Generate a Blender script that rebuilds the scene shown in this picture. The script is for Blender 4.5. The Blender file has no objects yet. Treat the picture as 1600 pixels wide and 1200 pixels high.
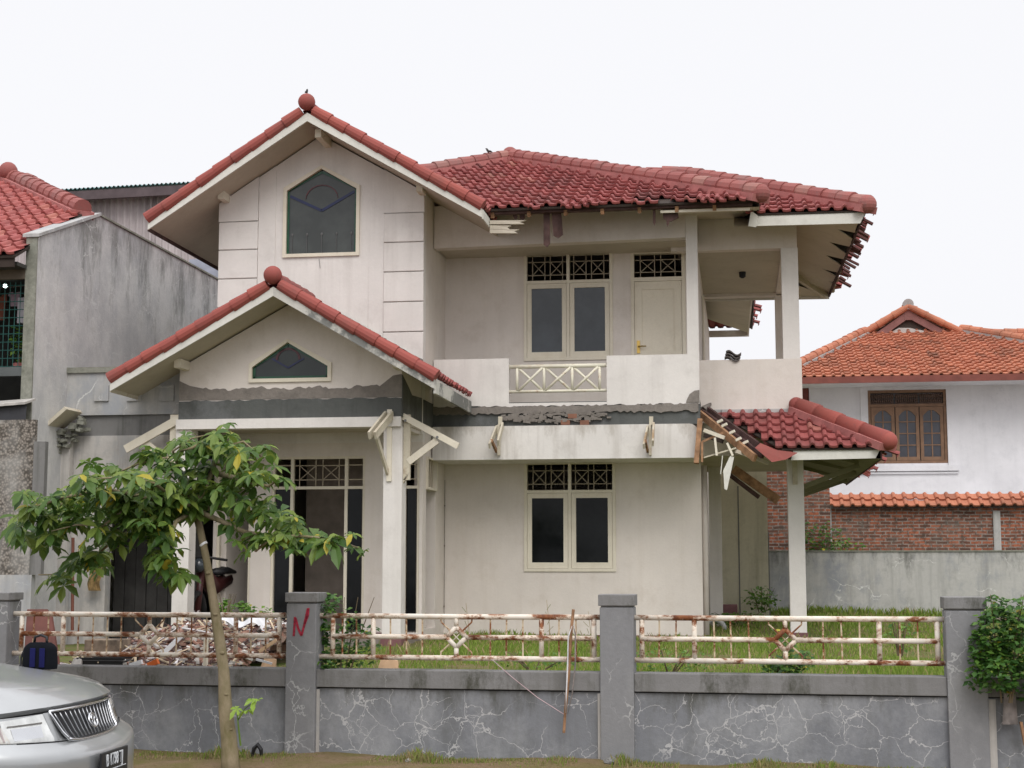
import bpy, math, random
from mathutils import Vector as V, Matrix
from mathutils.geometry import tessellate_polygon
random.seed(11)
S = bpy.context.scene
R = math.radians
# ---------------------------------------------------------------- camera
FPX = 2366.0; PITCH = math.atan(280/FPX); YAW = R(8.5); EYE = V((0, 0, 1.65))
cam_d = bpy.data.cameras.new('camera'); cam = bpy.data.objects.new('camera', cam_d)
S.collection.objects.link(cam); S.camera = cam
cam_d.sensor_width = 36; cam_d.lens = 36*FPX/1600; cam_d.clip_end = 2000; cam_d.clip_start = .1
cam.location = EYE; cam.rotation_euler = (math.pi/2+PITCH, 0, YAW)
# ---------------------------------------------------------------- sky, sun, exposure
SUN_EL, SUN_ROT = R(48), R(158)
w = bpy.data.worlds.new("World"); S.world = w; w.use_nodes = True
nt = w.node_tree; bg = nt.nodes['Background']
sky = nt.nodes.new('ShaderNodeTexSky'); sky.sky_type = 'NISHITA'; sky.sun_disc = False
sky.sun_elevation = SUN_EL; sky.sun_rotation = SUN_ROT; sky.dust_density = 6; sky.air_density = 1.0; sky.ozone_density = 1.0
hs = nt.nodes.new('ShaderNodeHueSaturation'); hs.inputs['Saturation'].default_value = .10
nt.links.new(sky.outputs[0], hs.inputs['Color'])
mxs = nt.nodes.new('ShaderNodeMixRGB'); mxs.inputs[0].default_value = .85      # overcast: an even cloud layer over the sky
# cloud layer as an overcast sky has it: brighter overhead than at the horizon
gtc = nt.nodes.new('ShaderNodeTexCoord'); gsx = nt.nodes.new('ShaderNodeSeparateXYZ'); nt.links.new(gtc.outputs['Generated'], gsx.inputs[0])
gmr = nt.nodes.new('ShaderNodeMapRange'); gmr.inputs[1].default_value = .38; gmr.inputs[2].default_value = 1; nt.links.new(gsx.outputs[2], gmr.inputs[0])
gmx = nt.nodes.new('ShaderNodeMixRGB'); gmx.inputs[1].default_value = (7.75, 7.78, 8.05, 1); gmx.inputs[2].default_value = (14.8, 14.9, 15.4, 1)
nt.links.new(gmr.outputs[0], gmx.inputs[0]); nt.links.new(gmx.outputs[0], mxs.inputs[2])
nt.links.new(hs.outputs[0], mxs.inputs[1]); nt.links.new(mxs.outputs[0], bg.inputs[0])
bg.inputs[1].default_value = .125
sun_d = bpy.data.lights.new('sun', 'SUN'); sun_d.energy = 1.3; sun_d.angle = R(35); sun_d.color = (1, .965, .91)
sun = bpy.data.objects.new('sun', sun_d); S.collection.objects.link(sun)
dirv = V((math.sin(SUN_ROT)*math.cos(SUN_EL), math.cos(SUN_ROT)*math.cos(SUN_EL), math.sin(SUN_EL)))
sun.rotation_euler = dirv.to_track_quat('Z', 'Y').to_euler(); sun.location = (0, -20, 30)
S.view_settings.view_transform = 'Standard'; S.view_settings.look = 'None'
S.view_settings.exposure = 0.10; S.view_settings.gamma = 1; S.view_settings.use_curve_mapping = False
S.cycles.max_bounces = 6
# ---------------------------------------------------------------- helpers
_f = V((-math.sin(YAW)*math.cos(PITCH), math.cos(YAW)*math.cos(PITCH), math.sin(PITCH)))
_r = V((math.cos(YAW), math.sin(YAW), 0)); _u = _r.cross(_f)
def ray(px, py): return _f + _r*((px-800)/FPX) + _u*((600-py)/FPX)
def pt(px, py, X=None, Y=None, Z=None):          # measured point of the photo -> survey point on a known plane
    d = ray(px, py)
    t = X/d.x if X is not None else (Y/d.y if Y is not None else (Z-EYE.z)/d.z)
    return EYE + d*t
def pX(px, Y, py=700): return pt(px, py, Y=Y).x
def pZ(px, py, Y): return pt(px, py, Y=Y).z
OFF = {}
class MB:
    def __init__(s): s.v = []; s.f = []
    def add(s, vs, fs):
        o = len(s.v); s.v += [V(p) for p in vs]; s.f += [tuple(i+o for i in f) for f in fs]; return s
    def box(s, x0, x1, y0, y1, z0, z1):
        return s.add([(x, y, z) for z in (z0, z1) for y in (y0, y1) for x in (x0, x1)],
              [(0, 2, 3, 1), (4, 5, 7, 6), (0, 1, 5, 4), (2, 6, 7, 3), (0, 4, 6, 2), (1, 3, 7, 5)])
    def bar(s, a, b, w_, h_, up=(0, 0, 1)):
        a = V(a); b = V(b); d = (b-a).normalized(); up = V(up)
        if abs(d.dot(up)) > .98: up = V((0, 1, 0))
        x = d.cross(up).normalized()*w_/2; z = x.cross(d).normalized()*h_/2
        return s.add([a-x-z, a+x-z, a+x+z, a-x+z, b-x-z, b+x-z, b+x+z, b-x+z],
              [(0, 1, 2, 3), (7, 6, 5, 4), (0, 4, 5, 1), (1, 5, 6, 2), (2, 6, 7, 3), (3, 7, 4, 0)])
    def prism(s, pts, vec):
        n = len(pts); vec = V(vec); pts = [V(p) for p in pts]
        return s.add(pts+[p+vec for p in pts], [tuple(range(n))[::-1], tuple(range(n, 2*n))]+[(i, (i+1) % n, (i+1) % n+n, i+n) for i in range(n)])
    def slab(s, to3, outer, holes, d0, d1):
        loops = [outer]+list(holes); flat = [p for l in loops for p in l]; n = len(flat)
        tri = tessellate_polygon([[V((a, b, 0)) for a, b in l] for l in loops])
        fs = [tuple(t) for t in tri]+[tuple(i+n for i in t[::-1]) for t in tri]; o = 0
        for l in loops:
            m = len(l); fs += [(o+i, o+(i+1) % m, o+(i+1) % m+n, o+i+n) for i in range(m)]; o += m
        return s.add([to3(a, b, d0) for a, b in flat]+[to3(a, b, d1) for a, b in flat], fs)
    def wy(s, outer, holes, y0, y1): return s.slab(lambda a, b, d: (a, d, b), outer, holes, y0, y1)
    def wx(s, outer, holes, x0, x1): return s.slab(lambda a, b, d: (d, a, b), outer, holes, x0, x1)
    def tube(s, pts, r, n=8, cap=True, sy=1.0):
        pts = [V(p) for p in pts]; m = len(pts); rs = r if isinstance(r, (list, tuple)) else [r]*m
        t0 = (pts[1]-pts[0]).normalized(); x = t0.cross(V((0, 0, 1)))
        if x.length < .05: x = t0.cross(V((0, 1, 0)))
        x.normalize(); vs = []; fs = []
        for i, p in enumerate(pts):
            t = (pts[min(i+1, m-1)]-pts[max(i-1, 0)]).normalized()
            x = (x-t*x.dot(t)).normalized(); y = t.cross(x)
            for k in range(n):
                a = 2*math.pi*k/n; vs.append(p+(x*math.cos(a)+y*math.sin(a)*sy)*rs[i])
        for i in range(m-1):
            for k in range(n): fs.append((i*n+k, i*n+(k+1) % n, (i+1)*n+(k+1) % n, (i+1)*n+k))
        if cap: fs += [tuple(range(n))[::-1], tuple(range((m-1)*n, m*n))]
        return s.add(vs, fs)
    def ball(s, c, r, n=14, m=9, sc=(1, 1, 1)):
        c = V(c); vs = []; fs = []
        for i in range(m+1):
            a = math.pi*i/m
            for k in range(n):
                b = 2*math.pi*k/n; vs.append(c+V((math.sin(a)*math.cos(b)*sc[0], math.sin(a)*math.sin(b)*sc[1], math.cos(a)*sc[2]))*r)
        for i in range(m):
            for k in range(n): fs.append((i*n+k, (i+1)*n+k, (i+1)*n+(k+1) % n, i*n+(k+1) % n))
        return s.add(vs, fs)
    def grid(s, fn, nu, nv):
        return s.add([fn(i/nu, j/nv) for j in range(nv+1) for i in range(nu+1)],
              [(j*(nu+1)+i, j*(nu+1)+i+1, (j+1)*(nu+1)+i+1, (j+1)*(nu+1)+i) for j in range(nv) for i in range(nu)])
    def build(s, name, m, parent=None, smooth=False, local=False, bevel=0, label=None, kind=None, weld=False):
        me = bpy.data.meshes.new(name)
        off = V((0, 0, 0))
        p = parent
        while p is not None and not local:
            if p.name in OFF: off = OFF[p.name]; break
            p = p.parent
        me.from_pydata([tuple(q-off) for q in s.v], [], s.f); me.validate()
        if smooth:
            me.polygons.foreach_set('use_smooth', [True]*len(me.polygons))
        me.materials.append(m); o = bpy.data.objects.new(name, me); S.collection.objects.link(o)
        if parent is not None: o.parent = parent
        if bevel:
            b = o.modifiers.new('bevel', 'BEVEL'); b.width = bevel; b.segments = 2; b.limit_method = 'ANGLE'; b.angle_limit = R(40)
        if label: o['label'] = label
        if kind: o['kind'] = kind
        return o
def tag(o, label, cat, group=None, kind=None):
    o['label'] = label; o['category'] = cat
    if group: o['group'] = group
    if kind: o['kind'] = kind
    return o
def thing(name, loc, label, cat, group=None, rz=0):
    o = bpy.data.objects.new(name, None); S.collection.objects.link(o); o.location = loc; o.rotation_euler.z = rz
    o.empty_display_size = .2; OFF[o.name] = V(loc); return tag(o, label, cat, group)
def rect(x0, x1, z0, z1): return [(x0, z0), (x1, z0), (x1, z1), (x0, z1)]
# ---------------------------------------------------------------- materials
MATS = {}
class G:
    def __init__(s, name):
        s.m = bpy.data.materials.new(name); s.m.use_nodes = True; s.t = s.m.node_tree; s.N = s.t.nodes; s.L = s.t.links
        s.b = s.N['Principled BSDF']; s.tc = s.N.new('ShaderNodeTexCoord').outputs['Object']
    def map(s, sc, src=None):
        n = s.N.new('ShaderNodeMapping'); n.inputs['Scale'].default_value = sc; s.L.new(src or s.tc, n.inputs[0]); return n.outputs[0]
    def noise(s, scale, detail=5, rough=.6, src=None, out=0):
        n = s.N.new('ShaderNodeTexNoise'); n.inputs['Scale'].default_value = scale; n.inputs['Detail'].default_value = detail
        n.inputs['Roughness'].default_value = rough; s.L.new(src or s.tc, n.inputs['Vector']); return n.outputs[out]
    def ramp(s, src, a, b, lo=0, hi=1):
        n = s.N.new('ShaderNodeMapRange'); n.inputs[1].default_value = a; n.inputs[2].default_value = b
        n.inputs[3].default_value = lo; n.inputs[4].default_value = hi; s.L.new(src, n.inputs[0]); return n.outputs[0]
    def mix(s, fac, a, b, mode='MIX'):
        n = s.N.new('ShaderNodeMixRGB'); n.blend_type = mode
        for i, q in ((0, fac), (1, a), (2, b)):
            if isinstance(q, (int, float)): n.inputs[i].default_value = q
            elif isinstance(q, tuple): n.inputs[i].default_value = (*q, 1)
            else: s.L.new(q, n.inputs[i])
        return n.outputs[0]
    def math(s, op, a, b=0):
        n = s.N.new('ShaderNodeMath'); n.operation = op
        for i, q in ((0, a), (1, b)):
            if isinstance(q, (int, float)): n.inputs[i].default_value = q
            else: s.L.new(q, n.inputs[i])
        return n.outputs[0]
    def island(s):
        return s.N.new('ShaderNodeNewGeometry').outputs['Random Per Island']
    def bump(s, h, st=.3, d=.01):
        n = s.N.new('ShaderNodeBump'); n.inputs['Strength'].default_value = st; n.inputs['Distance'].default_value = d
        s.L.new(h, n.inputs['Height']); s.L.new(n.outputs[0], s.b.inputs['Normal'])
    def out(s, col, rough=.8, metal=0, spec=.5):
        if isinstance(col, tuple): s.b.inputs['Base Color'].default_value = (*col, 1)
        else: s.L.new(col, s.b.inputs['Base Color'])
        if isinstance(rough, (int, float)): s.b.inputs['Roughness'].default_value = rough
        else: s.L.new(rough, s.b.inputs['Roughness'])
        s.b.inputs['Metallic'].default_value = metal; s.b.inputs['Specular IOR Level'].default_value = spec
        MATS[s.m.name] = s.m; return s.m
def plain(name, c, rough=.7, metal=0, var=.15, sc=4, spec=.4):
    g = G(name); n = g.noise(sc, 4); c2 = tuple(x*(1-var*1.6) for x in c); c1 = tuple(min(1, x*(1+var)) for x in c)
    return g.out(g.mix(g.ramp(n, .3, .7), c1, c2), rough, metal, spec)
def plaster(name, c, dirt=(.25, .22, .18), dirt_amt=.35, streak=.3, cracks=None, crack_scale=1.6, crack_mask=(.45, .6), crack_w=.02, blot=None, blot_r=(.52, .66), rough=.85, bump=.25, fine=(18, .06), black=None, bk=(.56, .72), drip=None):
    g = G(name); big = g.noise(.9, 6, .62); fin = g.noise(fine[0], 4, .7)
    col = g.mix(g.ramp(big, .35, .7), c, tuple(x*.86 for x in c))
    col = g.mix(g.ramp(fin, .3, .75, 0, fine[1]*4), col, tuple(x*.6 for x in c))
    d = g.noise(2.6, 8, .72); col = g.mix(g.ramp(d, .52, .8, 0, dirt_amt), col, dirt)
    if streak:
        st = g.noise(1, 6, .65, g.map((5.5, 5.5, .35))); col = g.mix(g.ramp(st, .5, .75, 0, streak), col, dirt)
    if blot:
        bl = g.noise(1.15, 9, .74, g.map((1, 1, .8))); col = g.mix(g.ramp(bl, blot_r[0], blot_r[1]), col, blot)
    if black:
        bk_ = g.noise(2.2, 9, .78, g.map((1, 1, .45))); col = g.mix(g.ramp(bk_, bk[0], bk[1], 0, .85), col, black)
    if drip:      # mildew run down from the top edge
        sp = g.N.new('ShaderNodeSeparateXYZ'); g.L.new(g.tc, sp.inputs[0]); hgt = g.ramp(sp.outputs[2], drip[0]-drip[1], drip[0])
        dn = g.noise(1, 8, .75, g.map((2.6, 2.6, .8))); mk = g.ramp(g.math('ADD', dn, g.math('MULTIPLY', hgt, .26)), .68, .84, 0, .8); col = g.mix(mk, col, drip[2])
    if cracks:
        dist = g.noise(2.2, 5, .6, None, 1)
        mv = g.N.new('ShaderNodeMixRGB'); mv.blend_type = 'ADD'; mv.inputs[0].default_value = .42
        g.L.new(g.tc, mv.inputs[1]); g.L.new(dist, mv.inputs[2])
        vo = g.N.new('ShaderNodeTexVoronoi'); vo.feature = 'DISTANCE_TO_EDGE'; vo.inputs['Scale'].default_value = crack_scale
        g.L.new(mv.outputs[0], vo.inputs['Vector'])
        wv = g.math('MULTIPLY', g.ramp(g.noise(3.3, 3), .3, .7, .3, 1.3), crack_w*.8)
        ln = g.math('LESS_THAN', vo.outputs['Distance'], wv)
        vo2 = g.N.new('ShaderNodeTexVoronoi'); vo2.feature = 'DISTANCE_TO_EDGE'; vo2.inputs['Scale'].default_value = crack_scale*2.2
        g.L.new(mv.outputs[0], vo2.inputs['Vector'])
        ln2 = g.math('MULTIPLY', g.math('LESS_THAN', vo2.outputs['Distance'], g.math('MULTIPLY', wv, 1.1)), g.ramp(g.noise(1.7, 3), .52, .62))
        m = g.ramp(g.noise(1.3, 4), crack_mask[0], crack_mask[1], 0, .85)
        col = g.mix(g.math('MULTIPLY', g.math('MAXIMUM', ln, ln2), m), col, cracks)
    if bump: g.bump(g.math('ADD', fin, d), bump, .01)
    return g.out(col, rough, 0, .25)
WHITE = plaster('house_paint', (.765, .70, .645), (.42, .34, .26), .34, .16, fine=(30, .03))
WHITE2 = plaster('parapet_paint', (.79, .75, .715), (.42, .38, .35), .38, .28, fine=(26, .03))
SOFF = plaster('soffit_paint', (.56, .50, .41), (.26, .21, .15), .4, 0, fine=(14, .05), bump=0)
CREAM = plaster('rear_wall_cream', (.66, .62, .48), (.30, .28, .2), .5, .5, blot=(.3, .28, .22), blot_r=(.56, .72))
GRIL = plain('grille_paint', (.46, .39, .30), .7, var=.3, sc=12) if False else None
TRIM = plaster('cream_trim', (.80, .735, .61), (.42, .34, .22), .35, .2, fine=(40, .05), rough=.6, bump=.1)
FASC = plaster('fascia_paint', (.74, .72, .66), (.3, .28, .25), .4, 0, fine=(22, .08), rough=.7, bump=.1)
FASCB = plaster('fascia_peeling', (.62, .60, .55), (.2, .2, .19), .6, 0, fine=(20, .1), blot=(.20, .20, .19), blot_r=(.46, .52))
WOODP = plaster('peeled_timber', (.66, .60, .48), (.26, .17, .1), .6, 0, fine=(30, .1), blot=(.34, .24, .15), blot_r=(.55, .62))
EXPO = plaster('exposed_render', (.115, .12, .115), (.05, .05, .05), .6, .5, blot=(.19, .195, .20), blot_r=(.52, .72), bump=.6)
EXPO2 = plaster('rough_concrete', (.27, .24, .215), (.1, .09, .08), .7, .1, fine=(12, .2), bump=1.0)
FENCE = plaster('fence_render', (.215, .222, .242), (.10, .10, .085), .45, .35, cracks=(.47, .465, .47), crack_scale=3.0, crack_mask=(.35, .48), crack_w=.0135, drip=(.62, .45, (.09, .09, .08)), blot=(.31, .315, .33), blot_r=(.47, .68), bump=.4)
COPE = plaster('coping_render', (.235, .23, .23), (.07, .07, .05), .6, .5, black=(.05, .05, .035), bk=(.52, .66), bump=.5, cracks=(.4, .4, .4), crack_scale=2.4, crack_mask=(.6, .66), crack_w=.01)
POST = plaster('post_render', (.25, .25, .26), (.12, .12, .12), .5, .3, blot=(.30, .30, .305), blot_r=(.5, .7), drip=(1.45, .5, (.12, .12, .11)), cracks=(.42, .42, .42), crack_scale=3.0, crack_mask=(.48, .56), crack_w=.02, bump=.4)
PARTY = plaster('party_wall_render', (.66, .65, .64), (.34, .34, .32), .6, .12, drip=(6.5, 2.2, (.20, .20, .19)), cracks=(.62, .62, .61), crack_scale=2.0, crack_mask=(.42, .52), crack_w=.012, blot=(.44, .44, .45), blot_r=(.42, .62), bump=.5)
GREYW = plaster('grey_wall_render', (.50, .49, .475), (.17, .17, .16), .6, .7, blot=(.34, .35, .37), blot_r=(.48, .62), cracks=(.62, .62, .6), crack_scale=.9, crack_mask=(.5, .58), crack_w=.012)
GREYW2 = plaster('rear_boundary_render', (.52, .51, .49), (.17, .17, .16), .6, .5, drip=(1.25, .8, (.13, .13, .12)), blot=(.30, .31, .33), blot_r=(.50, .64), cracks=(.66, .66, .64), crack_scale=1.3, crack_mask=(.5, .58), crack_w=.012)
BEAMW = plaster('beam_paint', (.78, .745, .71), (.36, .32, .28), .5, .5, fine=(26, .03), drip=(3.06, .5, (.42, .38, .33)))
PALEW = plaster('pale_stained_wall', (.55, .52, .49), (.2, .19, .18), .5, .8, blot=(.36, .36, .36), blot_r=(.52, .62))
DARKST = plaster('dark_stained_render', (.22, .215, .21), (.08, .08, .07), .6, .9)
NWHITE = plaster('neighbour_white_wall', (.78, .77, .80), (.34, .34, .37), .3, .15, blot=(.45, .45, .50), blot_r=(.61, .74), fine=(8, .02))
MOSS = plaster('mossy_edge', (.33, .33, .28), (.09, .10, .07), .8, .3, fine=(16, .3), black=(.10, .11, .08))
PIPE = None
GRILM = plaster('grille_paint', (.50, .43, .33), (.2, .15, .1), .5, 0, fine=(40, .1), bump=0)
def rusty(name, c, lo=.56, hi=.64):
    g = G(name); n = g.noise(7, 8, .75, g.map((.6, 1, 1))); n2 = g.noise(30, 4)
    rust = g.mix(g.ramp(n2, .3, .7), (.28, .10, .035), (.10, .03, .015))
    col = g.mix(g.ramp(g.noise(3, 3), .4, .7), c, tuple(x*.86 for x in c))
    halo = g.mix(g.ramp(n, lo-.08, hi, 0, .6), col, (.55, .33, .16))
    return g.out(g.mix(g.ramp(n, lo, hi-.02), halo, rust), .6, 0, .3)
RAIL = rusty('rusty_painted_pipe', (.78, .72, .64), .50, .60); RAILB = rusty('balcony_pipe', (.80, .76, .63), .60, .69)
ROD = rusty('rusty_rod', (.62, .52, .38), .48, .56)
def tile_mat(name, a, b, c, dirt=(.09, .07, .06), da=.5):
    g = G(name); i = g.island(); col = g.mix(i, a, b)
    col = g.mix(g.ramp(g.math('FRACT', g.math('MULTIPLY', i, 7.31)), .88, 1, 0, .8), col, c)
    n = g.noise(1.4, 8, .7); col = g.mix(g.ramp(n, .5, .78, 0, da), col, dirt)
    n3 = g.noise(14, 5, .7); col = g.mix(g.ramp(n3, .55, .8, 0, .45), col, dirt)
    g.bump(n3, .2, .01); return g.out(col, .75, 0, .25)
TILE = tile_mat('red_tile', (.32, .088, .082), (.235, .066, .063), (.40, .18, .14), (.09, .055, .05), .75)
OLDT = tile_mat('old_tile_underside', (.17, .07, .065), (.11, .05, .05), (.22, .10, .09))
RIDGE = tile_mat('ridge_tile_red', (.32, .11, .098), (.26, .085, .078), (.36, .18, .15), (.18, .155, .145), .75)
BARGE = tile_mat('barge_tile_red', (.34, .088, .07), (.255, .07, .062), (.40, .14, .085), (.12, .08, .07), .55)
OTILE = tile_mat('orange_tile', (.50, .195, .115), (.38, .135, .08), (.20, .085, .055), (.11, .07, .05), .75)
OMORT = plain('grey_mortar', (.34, .32, .31), .9, sc=9)
PMORT = plain('pink_mortar', (.40, .15, .14), .9, sc=6)
DECK = plain('dark_deck_timber', (.045, .032, .026), .9, sc=6)
BROWNW = plain('raw_broken_timber', (.36, .20, .11), .85, sc=10, var=.3)
DWOOD = plain('rotten_dark_timber', (.09, .05, .045), .9, sc=8, var=.3)
RWOOD = plain('red_brown_paint', (.20, .055, .04), .6, sc=5)
PLUM = plain('plum_skirting', (.19, .085, .09), .7, sc=5)
FLOOR = plain('dusty_floor', (.22, .19, .17), .8, sc=2)
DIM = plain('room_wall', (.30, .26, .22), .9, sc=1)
BLACK = plain('black_plastic', (.012, .012, .014), .5, sc=5)
BRASS = plain('brass', (.62, .42, .12), .35, .8)
def glass(name, c, r=.06, spec=.5):
    g = G(name); n = g.noise(2.5, 4); return g.out(g.mix(g.ramp(n, .4, .7), c, tuple(x*1.5+.004 for x in c)), g.ramp(g.noise(5, 3), .3, .7, r, r+.1), 0, spec)
GLASSU = glass('tinted_glass', (.030, .036, .043)); GLASSL = glass('dark_glass', (.007, .008, .009), .05, .16); GLASSN = glass('neighbour_glass', (.035, .035, .045))
LEADG = glass('leaded_glass', (.035, .040, .038), .12); LEADL = glass('leaded_glass_low', (.012, .018, .016), .1)
GREENG = plain('green_glass', (.012, .07, .035), .2); BLUEG = plain('blue_glass', (.014, .02, .075), .2); REDG = plain('red_glass', (.085, .02, .025), .2)
CORR = plain('corrugated_sheet', (.46, .41, .41), .6, sc=1.2); TEAL = plain('teal_sheet', (.06, .20, .20), .5)
BIRD = plain('bird_feathers', (.05, .045, .045), .8)
def bricks(name):
    g = G(name); mp = g.N.new('ShaderNodeMapping'); mp.inputs['Rotation'].default_value = (R(-90), 0, 0); g.L.new(g.tc, mp.inputs[0])
    n = g.N.new('ShaderNodeTexBrick'); g.L.new(mp.outputs[0], n.inputs[0]); n.inputs['Scale'].default_value = 1
    n.inputs['Brick Width'].default_value = .22; n.inputs['Row Height'].default_value = .066; n.inputs['Mortar Size'].default_value = .012; n.inputs['Bias'].default_value = -.1
    n.inputs['Color1'].default_value = (.40, .13, .07, 1); n.inputs['Color2'].default_value = (.09, .05, .04, 1); n.inputs['Mortar'].default_value = (.30, .26, .23, 1); n.inputs['Mortar Smooth'].default_value = .3
    dsx = g.noise(3.0, 4, .6, None, 1); ad = g.N.new('ShaderNodeMixRGB'); ad.blend_type = 'ADD'; ad.inputs[0].default_value = .05; g.L.new(mp.outputs[0], ad.inputs[1]); g.L.new(dsx, ad.inputs[2]); g.L.new(ad.outputs[0], n.inputs[0])
    col = g.mix(g.ramp(g.noise(9, 4, .8), .45, .62, 0, .85), n.outputs[0], (.075, .055, .045)); col = g.mix(g.ramp(g.noise(.8, 8, .75), .5, .68, 0, .8), col, (.16, .15, .13))
    col = g.mix(g.ramp(g.noise(4.5, 4, .7), .62, .7, 0, .8), col, (.36, .30, .26))
    g.bump(n.outputs[1], -.6, .02); return g.out(col, .9, 0, .2)
BRICK = bricks('weathered_brick')
def pebble():
    g = G('pebbledash'); v = g.N.new('ShaderNodeTexVoronoi'); v.inputs['Scale'].default_value = 32; g.L.new(g.tc, v.inputs['Vector'])
    c = g.mix(g.ramp(v.outputs['Distance'], .1, .7), (.34, .30, .26), (.08, .07, .06)); c = g.mix(g.ramp(g.noise(1.2, 5), .45, .62, 0, .7), c, (.40, .39, .37))
    g.bump(v.outputs['Distance'], -1, .03); return g.out(c, .95, 0, .2)
PEB = pebble()
def soil(name, a, b, c):
    g = G(name); n = g.noise(1.7, 8, .7); m = g.noise(22, 6, .75); col = g.mix(g.ramp(n, .4, .62), a, b); col = g.mix(g.ramp(m, .5, .75, 0, .8), col, c)
    g.bump(m, .8, .03); return g.out(col, .95, 0, .15)
YARD = soil('yard_turf', (.10, .14, .03), (.20, .15, .085), (.07, .10, .02)); VERGE = soil('verge_earth', (.23, .16, .10), (.16, .14, .05), (.12, .075, .045))
DIRT = soil('dry_ground', (.20, .16, .12), (.24, .2, .16), (.12, .09, .06)); ASPH = soil('asphalt', (.05, .05, .05), (.07, .065, .06), (.04, .04, .04))
def leafm(name, cs, spot=(.45, .38, .04), ps=.975, rough=.45):
    g = G(name); i = g.island(); col = g.mix(i, cs[0], cs[1]); j = g.math('FRACT', g.math('MULTIPLY', i, 13.7))
    col = g.mix(g.ramp(j, .5, .9, 0, .8), col, cs[2]); col = g.mix(g.ramp(j, ps, ps+.005), col, spot)
    m = g.out(col, rough, 0, .4)
    tr = g.N.new('ShaderNodeBsdfTranslucent'); g.L.new(col, tr.inputs[0]); mx = g.N.new('ShaderNodeMixShader'); mx.inputs[0].default_value = .36
    g.L.new(g.b.outputs[0], mx.inputs[1]); g.L.new(tr.outputs[0], mx.inputs[2]); g.L.new(mx.outputs[0], g.N['Material Output'].inputs[0]); return m
LEAF = leafm('tree_leaf', ((.050, .115, .022), (.11, .19, .032), (.24, .31, .06)))
VINEL = leafm('vine_leaf', ((.035, .10, .02), (.07, .17, .03), (.14, .26, .04)), ps=.98)
WEED = leafm('weed_leaf', ((.06, .15, .02), (.12, .25, .03), (.20, .32, .06)), ps=.99)
GRASS = leafm('grass_blade', ((.14, .22, .03), (.23, .33, .05), (.32, .38, .09)), (.42, .33, .16), .90, .8)
DRYG = leafm('dry_grass_blade', ((.22, .24, .07), (.30, .24, .12), (.38, .30, .16)), (.45, .35, .2), .9, .8)
g = G('bark'); n = g.noise(9, 6, .7, g.map((1, 1, .5))); g.bump(n, .6, .02)
BARK = g.out(g.mix(g.ramp(n, .35, .65), (.17, .145, .075), (.29, .235, .16)), .85, 0, .2)
BARK2 = plain('twig', (.16, .12, .07), .8)
SHEETW = plain('white_plastic_sheet', (.80, .80, .83), .4, sc=3); CARD = plain('cardboard', (.55, .36, .22), .8); BLK2 = plain('black_crate', (.015, .015, .015), .6)
CLOTHG = plain('grey_rag', (.24, .21, .20), .9, var=.3, sc=8)

# ---------------------------------------------------------------- generic builders
TPROF = ((0, 0), (.03, .020), (.10, .038), (.21, .047), (.32, .038), (.39, .020), (.43, .003), (.7, -.005), (1.04, .002))
def tiles(mb, poly, w_=.178, c=.30, jit=1.0, slip=0.0, amp=1.0, miss=0.0):
    P = [V(p) for p in poly]; A = P[0]; u = (P[1]-A).normalized(); n = u.cross(P[2]-A).normalized()
    if n.z < 0: n = -n
    v = n.cross(u)
    if v.dot(P[2]-A) < 0: v = -v
    Q = [((p-A).dot(u), (p-A).dot(v)) for p in P]; vmax = max(q[1] for q in Q); i = 0
    while i*c < vmax:
        v0 = i*c; vm = min(v0+c*.5, vmax-.001); xs = []
        for k in range(len(Q)):
            (a, b), (a2, b2) = Q[k], Q[(k+1) % len(Q)]
            if (b-vm)*(b2-vm) < 0: xs.append(a+(a2-a)*(vm-b)/(b2-b))
        if len(xs) < 2: i += 1; continue
        lo, hi = min(xs), max(xs); k = math.floor(lo/w_)
        while k*w_ < hi:
            u0 = k*w_; a = max(u0, lo); b = min(u0+w_*1.04, hi); k += 1
            if b-a < .12*w_: continue
            if i == 0 and random.random() < miss: continue
            dv = random.uniform(-.012, .012)*jit - (random.uniform(.04, .2) if (i == 0 and random.random() < slip) else 0)
            dl = random.uniform(0, .010)*jit; tw = random.uniform(-.03, .03)*jit; vs = []
            ns = len(TPROF)-1
            for (vv, ll) in ((v0+dv+.012, .006), (v0+dv, .020), (v0+dv, .048), (min(v0+dv+c*1.1, vmax+.05), .004)):
                for q in range(ns+1):
                    uu = max(a, min(b, u0+TPROF[q][0]*w_)); h = TPROF[q][1]*amp
                    vs.append(A+u*uu+v*(vv+tw*(uu-u0))+n*(h+ll+dl))
            m = ns+1; fs = [(r_*m+q, r_*m+q+1, (r_+1)*m+q+1, (r_+1)*m+q) for r_ in range(3) for q in range(ns)]
            mb.add(vs, fs)
        i += 1
    return mb
def deck(poly, d=.05, t=.03):  # solid sheet added under the tiles so no sky leaks through their gaps
    P = [V(p) for p in poly]; n = (P[1]-P[0]).cross(P[2]-P[0]).normalized()
    if n.z < 0: n = -n
    return [p-n*d for p in P], -n*t
def ridge(mb, a, b, r, L=.30, n=12, mort=None):
    a = V(a); b = V(b); d = b-a; k = max(1, round(d.length/L)); up = 1
    for i in range(k):
        j = V((random.uniform(-1, 1), random.uniform(-1, 1), random.uniform(-.6, 1)))*.008
        p = a+d*(i/k)+j; q = a+d*((i+1.12)/k if i < k-1 else 1)+j
        mb.tube([p, p+(q-p)*.08, q], [r*1.10, r*1.10, r*.93], n)
    if mort is not None: mort.bar(a-V((0, 0, r*.75)), b-V((0, 0, r*.75)), r*2.9, r*.9)
    return mb
def jag(x0, x1, z, amp, n, rnd=None):
    return [(x0+(x1-x0)*i/n, z+random.uniform(-amp, amp)) for i in range(n+1)]
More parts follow.
